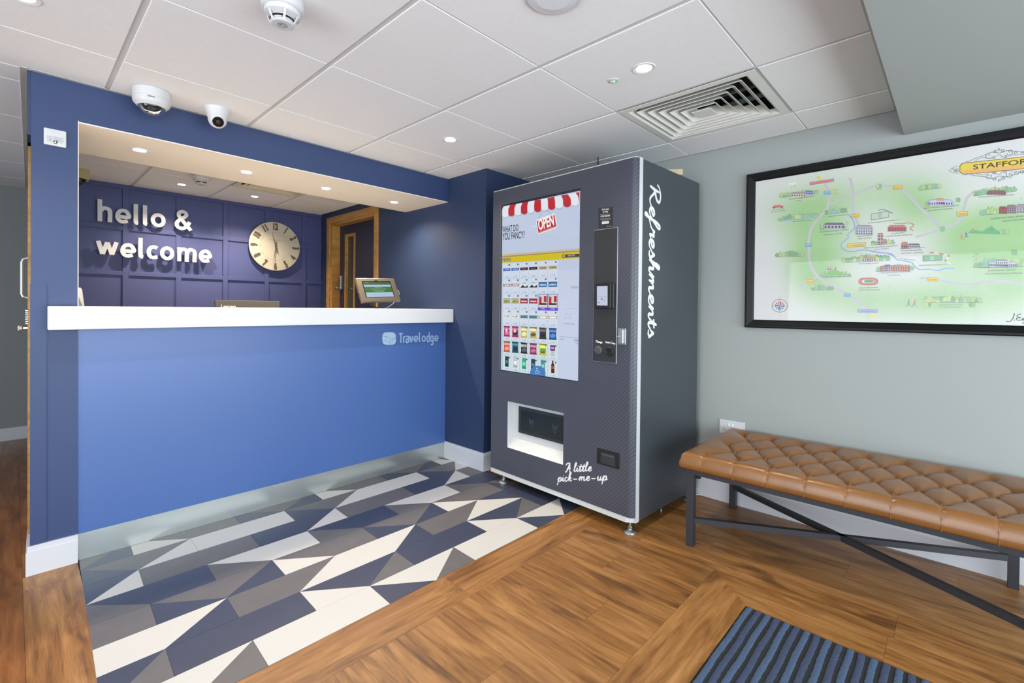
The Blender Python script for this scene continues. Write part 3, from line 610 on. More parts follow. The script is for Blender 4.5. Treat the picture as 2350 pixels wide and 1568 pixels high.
# ---------------- tablet stand on the counter
TK = 1.2035; ta = root('tablet_kiosk', (1.885, .21, TK), 'bronze tablet kiosk with green and white welcome screen standing on the counter', 'tablet')
base = np.array([at(1, .19, 858, 700)[0], .215, TK])
MB().lathe(base, [(.052, 0), (.052, .006), (.046, .010), (.015, .012)], 28).build('base', M['black'], ta)
m = MB(); m.box((base[0] - .022, base[1] - .012, TK + .010), (base[0] + .004, base[1] + .016, TK + .085), .003); m.lathe(base + np.array([.022, .0, .01]), [(.008, 0), (.008, .07)], 12); m.build('stem', M['black'], ta)
pBL, pBR = at(1, .175, 828, 694), at(1, .175, 917, 691); pTL = at(1, .285, 817, 639.5); pTR = at(1, .285, 902, 643.5)
W0 = np.linalg.norm(pBR - pBL); u = (pBR - pBL) / W0; v = (pTL - pBL); v -= u * (v @ u) * .5; Hh_ = np.linalg.norm(v); v /= Hh_; nn = np.cross(v, u); nn /= np.linalg.norm(nn)
if nn[1] > 0: nn = -nn
cc = (pBL + pBR + pTL + pTR) / 4
TB = lambda a, b: cc + u * (a * W0 / 2) + v * (b * Hh_ / 2) + nn * .012
m = MB(); m.obox(cc, u, v, nn, (W0 / 2, Hh_ / 2, .012), .004); m.obox(cc - nn * .018, u, v, nn, (W0 / 2 - .03, Hh_ / 2 - .03, .010), .003); m.build('enclosure', M['bronze'], ta)
pt = Print(lambda a, b: TB(a, b), nn, .0004)
pt.poly([(-.74, -.66), (.74, -.66), (.74, .74), (-.74, .74)], (20, 24, 26), 1)
sc_ = Print(lambda a, b: TB(a, b), nn, .0004)
def rr(P, x0, y0, x1, y1, c, l): P.poly([(x0, y0), (x1, y0), (x1, y1), (x0, y1)], c, l)
rr(sc_, -.70, -.64, .70, .66, (176, 200, 224), 2); rr(sc_, -.70, .42, .70, .66, (44, 100, 52), 3); rr(sc_, -.70, -.24, .70, .24, (52, 118, 56), 3)
for i, (t_, hw) in enumerate((('Welcome to', .20), ('Travelodge Stafford Central', .42), ('Please have to validate', .34), ('Guest parking', .22))):
    sc_.text(t_, (-hw, .13 - i * .105), (hw, .13 - i * .105), .0062, (176, 214, 180), 4, .01)
sc_.text('validate', (.52, .33), (.64, .33), .004, (96, 130, 160), 4); sc_.text('2:41 PM', (-.66, .58), (-.45, .58), .004, (170, 214, 180), 4); sc_.line([(-.4, -.42), (.4, -.42)], .001, (140, 170, 200), 4, False)
pt.build('bezel', M['blackgl'], ta); sc_.build('screen', M['screen'], ta)
MB().obox(TB(0, .78), u, v, nn, (.012, .006, .002), .001).build('camera_cover', M['black'], ta)
m = MB(); m.lathe(TB(-1.0, -.12) - nn * .012 - u * .002, [(.006, -.002), (.006, .004)], 10, -u); m.build('lock', M['chrome'], ta)
pR = TB(1, .1) - nn * .02
MB().tube(smooth_path([pR, pR + np.array([.025, .0, -.01]), pR + np.array([.03, 0, -.04]), TB(.8, -.9) - nn * .02, (TB(.62, -1.0)[0], .22, TK + .02), (TB(.5, -1)[0] + .0, .25, TK + .003)], 6), .0022).build('cable', M['wire'], ta)
# ---------------- desk, monitor and chair behind the counter
dk = root('desk', (1.2, .72, 0), 'cream topped desk hidden behind the reception counter', 'desk')
MB().box((.80, .40, .72), (2.1, 1.05, .745), .003).build('desktop', M['cream'], dk)
for x, y in ((.84, .44), (2.03, .44), (.84, .98), (2.03, .98)): MB().box((x, y, 0), (x + .04, y + .04, .72)).build('leg', M['frame'], dk)
YM = .70; xm0, xm1 = at(1, YM, 494, 690)[0], at(1, YM, 642, 690)[0]; zm1 = at(1, YM, 560, 690)[2]
mo = root('computer_monitor', ((xm0 + xm1) / 2, YM + .03, .745), 'grey computer monitor seen from behind over the counter edge', 'monitor')
MB().box((xm0, YM, zm1 - .29), (xm1, YM + .022, zm1), .004).build('rear_shell', M['dgrey'] if False else mat('monitor_back', (78, 76, 70), .5), mo)
MB().box((xm0 + .004, YM + .022, zm1 - .288), (xm1 - .004, YM + .028, zm1 - .002)).build('display', M['blackgl'], mo)
m = MB(); m.box(((xm0 + xm1) / 2 - .03, YM - .02, .76), ((xm0 + xm1) / 2 + .03, YM, zm1 - .1), .004); m.build('stand', M['black'], mo); MB().box(((xm0 + xm1) / 2 - .11, YM - .09, .745), ((xm0 + xm1) / 2 + .11, YM + .1, .76), .004).build('foot', M['black'], mo)
pm = Print(lambda a, b: at(1, YM - .0005, a, b), NY, .0004); pm.text('Lenovo', (507, 707.5), (541, 707.5), .026, (236, 232, 220), 1, .02); pm.build('lettering', M['vinyl'], mo)
zc1 = at(1, .70, 184, 662)[2]; xr_ = at(1, .70, 187.5, 690)[0]
ch = root('office_chair', (.45, .70, 0), 'white office chair, edge of its curved backrest showing behind the post', 'chair')
m = MB(); prof = [(xr_ + .000, 1.16), (xr_ - .004, 1.22), (xr_ - .012, zc1 - .01), (xr_ - .018, zc1), (xr_ - .040, zc1), (xr_ - .036, 1.22), (xr_ - .03, 1.16), (xr_ - .01, .95), (xr_ + .02, .80), (xr_ + .05, .80), (xr_ + .02, .95)]
n_ = len(prof); V = [(x, .50 + .02 * (z > 1.2), z) for x, z in prof] + [(x, .90 - .02 * (z > 1.2), z) for x, z in prof]
m.add(V, [tuple(range(n_)), tuple(range(2 * n_ - 1, n_ - 1, -1))] + [(i, n_ + i, n_ + (i + 1) % n_, (i + 1) % n_) for i in range(n_)]); m.build('backrest', M['wplastic'], ch)
MB().box((xr_ + .03, .48, .46), (xr_ + .46, .92, .52), .02).build('seat', M['dgrey'], ch)
xs_ = xr_ + .25
m = MB(); m.lathe((xs_, .70, .10), [(.025, 0), (.025, .36)], 14); m.bar((xs_ - .1, .70, .49), (xr_ + .035, .70, .86), .05, .015); m.build('post', M['black'], ch)
for k in range(5):
    a = 2 * math.pi * k / 5; e = np.array([xs_ + .2 * math.cos(a), .70 + .2 * math.sin(a), .055]); b = MB(); b.bar((xs_, .70, .11), e, .035, .025); l = b.build('base_arm', M['black'], ch); MB().lathe((e[0], e[1] - .012, .028), [(.0275, 0), (.0275, .024)], 14, (0, 1, 0)).build('castor', M['black'], l)
# ---------------- downlights
def downlight(x, y, z, label, group, power, r=.051):
    o = root('downlight', (x, y, z), label, 'light', group)
    MB().lathe((x, y, z + .0005), [(r * .62, .004), (r * .66, -.0015), (r * .93, -.0035), (r, 0), (r, .004)], 36, caps=False).build('trim_ring', M['white'], o)
    MB().lathe((x, y, z), [(r * .62, -.0008), (r * .55, -.0018), (.001, -.0022)], 28, caps=False).build('lens', M['lamp'], o)
    spot((x, y, z - .02), power, NEUTRAL if 'lobby' in group else WARM, ang=150 if 'soffit' in group else 128, blend=1.0); return o
downlight(1.86, -2.011, ZC, 'lit ceiling downlight beside the square air diffuser', 'downlights in the lobby ceiling', SPOT_MAIN)
downlight(1.853, -.714, ZC, 'lit ceiling downlight nearer the navy pier, left of the vending machine top', 'downlights in the lobby ceiling', SPOT_MAIN)
downlight(.02, -.70, ZC, 'lit ceiling downlight cut by the top left corner of the photo', 'downlights in the lobby ceiling', SPOT_MAIN)
for (x, y), w_ in zip(((.479, .254), (1.02, .272), (1.548, .291), (2.121, .304)), ('leftmost of the four', 'second from the left of the four', 'third from the left of the four', 'rightmost of the four')):
    downlight(x, y + .02, 2.0625, 'small lit downlight in the cream soffit, ' + w_, 'downlights in the counter soffit', SPOT_SOFFIT, .046)
downlight(.998, 1.86, ZC, 'lit office downlight above the lettering, beside the smoke detector', 'downlights in the office ceiling', SPOT_OFFICE, .046)
downlight(1.576, 1.86, ZC, 'lit office downlight above the wall clock', 'downlights in the office ceiling', SPOT_OFFICE, .046)
# ---------------- smoke detectors
def smoke(x, y, label, s=1.0, beacon=False):
    o = root('smoke_detector', (x, y, ZC - .08), label, 'smoke detector', 'smoke detectors'); z = ZC
    MB().lathe((x, y, z), [(.060 * s, 0), (.062 * s, -.012 * s), (.060 * s, -.034 * s), (.055 * s, -.038 * s)], 36).build('base', M['wplastic'], o)
    MB().lathe((x, y, z), [(.052 * s, -.038 * s), (.051 * s, -.052 * s), (.034 * s, -.060 * s), (.033 * s, -.072 * s)], 36).build('chamber', M['wplastic'], o)
    MB().lathe((x, y, z), [(.036 * s, -.0635 * s), (.0365 * s, -.069 * s)], 28).build('intake_slot', M['black'], o)
    MB().lathe((x, y, z), [(.034 * s, -.074 * s), (.035 * s, -.077 * s), (.030 * s, -.081 * s), (.001, -.0812 * s)], 32).build('cap', M['wplastic'], o)
    for k in range(6): a = math.pi / 3 * k + .3; MB().bar((x + .049 * s * math.cos(a), y + .049 * s * math.sin(a), z - .050 * s), (x + .034 * s * math.cos(a), y + .034 * s * math.sin(a), z - .078 * s), .006 * s, .003 * s).build('rib', M['wplastic'], o)
    m = MB()
    for r in (.014, .008): m.lathe((x, y, z - .0812 * s), [(r * s, -.0003), (r * s - .0018, -.0006)], 20, caps=False)
    m.build('grille_ring', M['dgrey'], o)
    return o
smoke(.625, -1.335, 'white smoke detector hanging from the lobby ceiling at the top edge', 1.08)
smoke(1.02, 1.34, 'white smoke detector on the office ceiling behind the soffit', 1.08)
# ---------------- cameras
X0, Y0 = .463, -.150
dc = root('dome_camera', (X0, Y0, ZC - .12), 'white dome camera with smoked bubble under the lobby ceiling, left of the turret camera', 'camera')
MB().lathe((X0, Y0, ZC), [(.072, 0), (.076, -.004), (.076, -.040), (.0755, -.0415)], 40).build('mount', M['wplastic'], dc)
MB().lathe((X0, Y0, ZC), [(.0755, -.042), (.0755, -.056), (.070, -.068), (.056, -.080), (.054, -.080), (.052, -.074)], 40, caps=False).build('cover_ring', M['wplastic'], dc)
MB().lathe((X0, Y0, ZC - .070), [(.0535, 0)] + [(.0535 * math.cos(a), -.0535 * math.sin(a) * .86) for a in [math.pi / 2 * k / 9 for k in range(1, 10)]], 36, caps=False).build('bubble', M['domeg'], dc, smooth=True)
m = MB(); m.lathe((X0, Y0, ZC - .074), [(.03, 0), (.03, -.010), (.018, -.016)], 20); m.lathe((X0, Y0 - .005, ZC - .085), [(.013, 0), (.013, .022), (.009, .024)], 18, (-.25, -.75, -.45)); m.build('lens_unit', M['galv'], dc)
MB().lathe((X0, Y0, ZC - .0705), [(.052, 0), (.05, -.004)], 30).build('inner_plate', M['black'], dc)
pd = Print(lambda a, b: np.array([X0 + .0763 * math.sin(a) * 1.0 - 0, Y0 - .0763 * math.cos(a), ZC + b]), (-.15, -1, -.0), .0002)
V, Fc = text_mesh('Dallmeier', .01); ks = .030 / (max(v[0] for v in V))
mk('lettering', [(X0 + .0762 * math.sin(-.38 + v[0] * ks / .0762), Y0 - .0762 * math.cos(-.38 + v[0] * ks / .0762), ZC - .054 + v[1] * ks * 1.4) for v in V], Fc, M['black'], dc)
X1, Y1 = .742, -.150
tc_ = root('turret_camera', (X1, Y1, ZC - .1), 'smaller white turret camera with black lens face, right of the dome camera', 'camera')
MB().lathe((X1, Y1, ZC), [(.062, 0), (.063, -.004), (.057, -.022), (.046, -.046), (.041, -.058)], 36).build('mount', M['wplastic'], tc_)
bc = np.array([X1, Y1, ZC - .056]); dr = O - bc; dr = dr / np.linalg.norm(dr); dr = dr + np.array([.10, .0, -.28]); dr /= np.linalg.norm(dr)
MB().lathe(bc, [(.0435 * math.cos(a), .0435 * math.sin(a)) for a in [-math.pi / 2 + math.pi * .80 * k / 10 for k in range(11)]], 32, dr).build('ball', M['wplastic'], tc_, smooth=True)
q = bc + dr * .0358
MB().lathe(q, [(.0262, -.004), (.0262, .002), (.024, .003), (.001, .003)], 28, dr).build('lens_face', M['blackgl'], tc_)
m = MB(); m.lathe(q + dr * .003, [(.010, 0), (.010, .002), (.006, .0025)], 18, dr); m.build('lens', M['charcoal'], tc_)
oc = root('dome_camera', (.33, 1.9, 2.13), 'beige boxed black dome camera at the left end of the office ceiling', 'camera')
xb = at(1, 1.9, 205, 400)[0]; MB().box((xb - .11, 1.86, 2.172), (xb, 1.97, ZC), .004).build('housing', M['beige'], oc)
MB().lathe((xb - .062, 1.90, 2.172), [(.045, 0)] + [(.045 * math.cos(a), -.045 * math.sin(a)) for a in [math.pi / 2 * k / 8 for k in range(1, 9)]], 26).build('bubble', M['blackgl'], oc, smooth=True)
# ---------------- speakers / sensors on the ceiling
def cspk(x, y, r, label):
    o = root('ceiling_speaker', (x, y, ZC - .006), label, 'speaker', 'round ceiling speakers')
    MB().lathe((x, y, ZC), [(r, 0), (r, -.003), (r * .93, -.008), (r * .90, -.0085)], 44).build('rim', M['wplastic'], o)
    MB().lathe((x, y, ZC - .0075), [(r * .89, 0), (r * .6, -.0045), (.001, -.006)], 40, caps=False).build('grille', M['white'], o)
cspk(1.228, -2.02, .095, 'round white ceiling speaker cut by the top edge'); cspk(.46, 1.20, .10, 'round white ceiling speaker half hidden by the office soffit')
def led(x, y, label):
    o = root('emergency_light', (x, y, ZC - .004), label, 'light', 'small green indicator lights'); MB().lathe((x, y, ZC), [(.024, 0), (.024, -.002), (.019, -.004), (.012, -.0045)], 24).build('rim', M['wplastic'], o)
    m = MB()
    for a in (0, 2.1, 4.2): m.lathe((x + .007 * math.cos(a), y + .007 * math.sin(a), ZC - .0045), [(.004, 0), (.003, -.002)], 8)
    m.build('green_lamp', M['green'], o)
led(1.866, -1.857, 'tiny green emergency light beside the lobby downlight'); led(.36, 1.30, 'tiny green emergency light on the office ceiling at the soffit edge')
# ---------------- air diffusers
def diffuser(x0, x1, y0, y1, label, mm):
    o = root('air_diffuser', ((x0 + x1) / 2, (y0 + y1) / 2, ZC - .01), label, 'air vent', 'square four-way air diffusers'); cx, cy = (x0 + x1) / 2, (y0 + y1) / 2; hx, hy = (x1 - x0) / 2, (y1 - y0) / 2
    def ring(a, za, b, zb, t=.0015):
        V = []
        for s, z in ((a, za), (b, zb), (b, zb + t * 2), (a, za + t * 2)): V += [(cx + sx * hx * s, cy + sy * hy * s, z) for sx, sy in ((-1, -1), (1, -1), (1, 1), (-1, 1))]
        Fc = []
        for i in range(4):
            for k in range(4): k2 = (k + 1) % 4; i2 = (i + 1) % 4; Fc.append((4 * i + k, 4 * i2 + k, 4 * i2 + k2, 4 * i + k2))
        return MB().add(V, Fc)
    m = ring(.975, ZC - .003, .86, ZC - .003); m.build('frame', mm, o); ring(.86, ZC - .003, .80, ZC + .020).build('frame_lip', mm, o)
    for i in range(5): s = .765 - i * .125; ring(s, ZC - .004, s - .125, ZC + .038).build('louvre', mm, o)
    MB().box((cx - hx * .14, cy - hy * .14, ZC - .006), (cx + hx * .14, cy + hy * .14, ZC - .002)).build('centre_plate', mm, o)
    m = MB(); m.box((x0 + .02, y0 + .02, ZC + .10), (x1 - .02, y1 - .02, ZC + .104)); 
    for a, b, c, d in ((x0 + .03, y0 + .03, x1 - .03, y0 + .034), (x0 + .03, y1 - .034, x1 - .03, y1 - .03), (x0 + .03, y0 + .03, x0 + .034, y1 - .03), (x1 - .034, y0 + .03, x1 - .03, y1 - .03)): m.box((a, b, ZC), (c, d, ZC + .10))
    m.build('plenum', M['void'], o)
    m = MB(); m.bar((cx - hx * .72, cy, ZC + .06), (cx + hx * .72, cy, ZC + .06), .02, .008); m.bar((cx, cy - hy * .72, ZC + .06), (cx, cy + hy * .72, ZC + .06), .02, .008); m.bar((cx + hx * .5, cy - hy * .75, ZC + .075), (cx + hx * .7, cy + hy * .6, ZC + .075), .05, .01); m.build('bracket', M['duct'], o)
diffuser(*DIFF[0], 'square white four-way air diffuser in the lobby ceiling', mat('diffuser_white', (224, 224, 218), .5))
diffuser(*DIFF[1], 'square cream air diffuser partly hidden in the office ceiling', M['beige'] if False else mat('diffuser_cream', (214, 208, 184), .5))
# ================================================================= VENDING MACHINE
TH = math.radians(-2.28); E_ = np.array([math.sin(TH), -math.cos(TH), 0]); NV = np.array([math.cos(TH), math.sin(TH), 0]); PM = np.array([2.322, -.617, 0]); NF = -NV
def MP(u, v, z): return PM + E_ * u + NV * v + np.array([0, 0, z])
def fu(px, py, v=0):
    p = atp(PM + NV * v, NV, px, py) - PM; return float(p @ E_), float(p[2])
vm = root('vending_machine', tuple(MP(.57, .38, 0)), 'tall charcoal vending machine with a lit touchscreen, reading Refreshments down its side', 'vending machine', rz=TH)
MW, MD, MT, MB_ = 1.140, .752, 2.028, .092
def mprism(poly, z0, z1, mb=None): return (mb or MB()).prism([tuple(MP(u, v, 0)[:2]) for u, v in poly], z0, z1)
bld = dict(parent=vm, origin=tuple(MP(0, 0, 0)), rot=TH)
# front skin with real openings
_a, _b, _c, _d = fu(1148, 470), fu(1330, 437), fu(1328, 879), fu(1148, 850)
us0, us1, zs0, zs1 = min(_a[0], _d[0]) + .004, (_b[0] + _c[0]) / 2, (_c[1] + _d[1]) / 2, (_a[1] + _b[1]) / 2 + .004
a_ = fu(1164.5, 920); b_ = fu(1292.8, 949); c_ = fu(1165, 1026); d_ = fu(1292.8, 1068.5)
ud0, ud1 = (a_[0] + c_[0]) / 2, (b_[0] + d_[0]) / 2; zd1, zd0 = (a_[1] + b_[1]) / 2, (c_[1] + d_[1]) / 2
UA = MW - .036
uc = sorted([0, us0, us1, ud0, ud1, UA]); zc = sorted([MB_, zd0, zd1, zs0, zs1, MT])
V = []; Fc = []
for i in range(len(uc) - 1):
    for j in range(len(zc) - 1):
        um, zm = (uc[i] + uc[i + 1]) / 2, (zc[j] + zc[j + 1]) / 2
        if us0 < um < us1 and zs0 < zm < zs1: continue
        if ud0 < um < ud1 and zd0 < zm < zd1: continue
        k = len(V); V += [MP(uc[i], 0, zc[j]), MP(uc[i + 1], 0, zc[j]), MP(uc[i + 1], 0, zc[j + 1]), MP(uc[i], 0, zc[j + 1])]; Fc.append((k, k + 1, k + 2, k + 3))
m = MB().add(V, Fc)
arc = [(UA + .036 * math.sin(t), .030 - .030 * math.cos(t)) for t in [math.pi / 2 * k / 6 for k in range(7)]]
for (u0, v0), (u1, v1) in zip(arc, arc[1:]): m.add([MP(u0, v0, MB_), MP(u1, v1, MB_), MP(u1, v1, MT), MP(u0, v0, MT)], [(0, 1, 2, 3)])
o_ = m.build('front_door', M['wrapF'], **bld)
m = MB()
for (u0, v0, z0), (u1, v1, z1) in (((us0, 0, zs0), (us0, .02, zs1)), ((us1, 0, zs0), (us1, .02, zs1))): m.add([MP(u0, 0, z0), MP(u0, .02, z0), MP(u0, .02, z1), MP(u0, 0, z1)], [(0, 1, 2, 3)])
for z in (zs0, zs1): m.add([MP(us0, 0, z), MP(us1, 0, z), MP(us1, .02, z), MP(us0, .02, z)], [(0, 1, 2, 3)])
m.build('screen_surround', M['alu'], **bld)
mprism([(us0, .0), (us0 + .003, .0), (us0 + .003, .004), (us0, .014)], zs0, zs1).build('edge_strip', M['galv'], **bld)
# cabinet body
m = MB(); mprism([(0.002, .002), (MW - .042, .002), (MW - .014, .012), (MW - .002, .034), (MW - .002, .06), (.002, .06)], MT - .001, MT + .006, m); m.build('door_top_edge', M['wmachine'], **bld)
m = MB(); mprism([(.0, .002), (MW - .046, .002), (MW, .034), (MW, .058), (.0, .058)], .062, MB_ + .001, m); m.build('door_bottom_edge', M['wmachine'], **bld)
m = MB(); mprism([(MW - .016, .026), (MW + .0005, .026), (MW + .0005, .060), (MW - .016, .060)], .064, MT + .004, m); m.build('door_side_edge', M['wmachine'], **bld)
m = MB(); m.add([MP(*p) for p in ((0, .06, .066), (MW, .06, .066), (MW, MD, .066), (0, MD, .066), (0, .06, MT), (MW, .06, MT), (MW, MD, MT), (0, MD, MT))], [(0, 3, 2, 1), (4, 5, 6, 7), (0, 1, 5, 4), (1, 2, 6, 5), (2, 3, 7, 6), (3, 0, 4, 7)]); m.build('cabinet', M['wrapS'], **bld)
mprism([(-.0, .002), (.0, .06), (.004, .06), (.004, .002)], MB_, MT).build('door_side_edge', M['wrapF'], **bld)
# screen
cf = lambda v: (lambda a, b: atp(PM + NV * v, NV, a, b))
scr = Print(cf(.006), NF, .0004)
A1 = lambda x, y: (1100 + x / 5.806, 330 + y / 5.806)
A2 = lambda x, y: (1100 + x / 4.9, 570 + y / 4.9)
P1 = lambda pts, c, l=None: scr.poly([A1(*p) for p in pts], c, l)
P2 = lambda pts, c, l=None: scr.poly([A2(*p) for p in pts], c, l)
crn = [MP(us0 + .002, .006, zs0), MP(us1, .006, zs0), MP(us1, .006, zs1), MP(us0 + .002, .006, zs1)]
scr.raw(crn, [(0, 1, 2, 3)], (24, 30, 52), 0)
scr.raw([MP(us0 + .012, .006, zs0 + .006), MP(us1 - .004, .006, zs0 + .006), MP(us1 - .004, .006, zs1 - .014), MP(us0 + .012, .006, zs1 - .014)], [(0, 1, 2, 3)], (196, 208, 232), 1)
scr.raw([MP(us1 - .195, .006, zs0 + .006), MP(us1 - .004, .006, zs0 + .006), MP(us1 - .004, .006, 1.45), MP(us1 - .195, .006, 1.45)], [(0, 1, 2, 3)], (204, 214, 236), 2)
tx = [325, 412, 492, 575, 655, 740, 822, 910, 1000, 1090, 1180, 1285]; bx_ = [306, 388, 470, 556, 642, 733, 825, 917, 1012, 1118, 1222, 1332]
by_ = [985, 968, 957, 942, 925, 912, 893, 880, 865, 845, 830]
ty = lambda x: 838 - (x - 305) * .188
RED, WHT = (190, 26, 36), (232, 236, 244)
scr.poly([A1(305, 838), A1(330, 834), A1(305, 870)], (150, 20, 40), 3)
for i in range(11):
    t0, t1, b0, b1, yb = tx[i], tx[i + 1], bx_[i], bx_[i + 1], by_[i]; bm_, hw = (b0 + b1) / 2, (b1 - b0) / 2; ym = ty(bm_) + (yb - ty(bm_)) * .38
    pts = [(t0, ty(t0)), (t1, ty(t1)), (b1, ym)] + [(bm_ + hw * math.cos(a), yb - hw * .9 + hw * .9 * math.sin(a)) for a in [math.pi * k / 8 for k in range(9)]] + [(b0, ym)]
    scr.poly([A1(x + 4, y + 10) for x, y in pts], (160, 176, 204), 3); P1(pts, WHT if i % 2 == 0 else RED, 4)
P1([(1285, ty(1285)), (1336, ty(1336)), (1336, 790), (1318, 700)], RED, 4)
scr.line([A1(842, 893), A1(790, 1012)], .0015, (70, 60, 80), 5, False); scr.line([A1(900, 890), A1(980, 944)], .0015, (70, 60, 80), 5, False)
P1([(757, 1030), (770, 1012), (995, 930), (1012, 938), (1042, 1108), (1028, 1125), (798, 1206), (782, 1196)], (236, 236, 240), 6); P1([(770, 1030), (1003, 946), (1030, 1106), (792, 1192)], (196, 22, 34), 7)
scr.line([A1(784, 1036), A1(998, 958)], .0016, (240, 220, 220), 8, False); scr.line([A1(800, 1178), A1(1018, 1100)], .0016, (240, 220, 220), 8, False)
scr.text('OPEN', A1(796, 1153), A1(1003, 1080), .070, (250, 250, 250), 8, .035, plumb=False)
scr.text('WHAT DO', A1(309, 1188), A1(523, 1160), .046, (40, 38, 48), 5, .012); scr.text('YOU FANCY?', A1(309, 1285), A1(604, 1256), .048, (40, 38, 48), 5, .012)
P2([(257, 68), (1127, 0), (1127, 36), (257, 102)], (206, 190, 150), 3); P2([(257, 90), (1127, 24), (1127, 36), (257, 102)], (160, 140, 104), 4); P2([(257, 102), (1127, 36), (1127, 112), (257, 166)], (216, 196, 22), 3)
scr.text('MARS', A2(262, 151), A2(354, 146), .026, (20, 22, 140), 5, 0.0)
P2([(936, 72), (1127, 62), (1127, 98), (938, 107)], (72, 62, 60), 5); P2([(945, 80), (966, 79), (966, 97), (945, 98)], (200, 204, 220), 6); scr.text('English (EN)', A2(1000, 90), A2(1078, 86), .0095, (226, 226, 230), 6)
cxs = [265, 357, 455, 554, 661, 771, 885]; yl = [172, 345, 517, 690, 862, 1032, 1205, 1368]; yr = [132, 322, 513, 703, 890, 1080, 1266, 1462]
def cell(i, j, a, b):
    x = cxs[i] + (cxs[i + 1] - cxs[i]) * a; f = (x - 265) / 620; y0 = yl[j] + (yr[j] - yl[j]) * f; y1 = yl[j + 1] + (yr[j + 1] - yl[j + 1]) * f; return A2(x, y0 + (y1 - y0) * b)
items = [['b70,104,180'] * 2 + ['b58,18,30'] * 2 + ['t196,180,150'] * 2, ['b176,156,150'] * 2 + ['o40,40,50'] * 2 + ['B40,120,190'] * 2,
 ['B196,196,130'] * 2 + ['B172,36,66'] * 2 + ['c86,60,200'] * 2, ['w190,180,120'] * 2 + ['t100,150,150'] * 2 + ['b206,200,186'] * 2,
 ['g170,44,96'] * 2 + ['g206,182,110'] * 2 + ['g60,44,50', 'g24,78,150'], ['g190,100,70', 'g18,84,104', 'g34,28,34', 'g140,40,88', 'g206,202,40', 'n112,36,120'],
 ['k16,64,58', 'k190,206,210', 'k60,170,140', 'k30,60,84', 'k70,150,150', 'q70,18,26']]
random.seed(3)
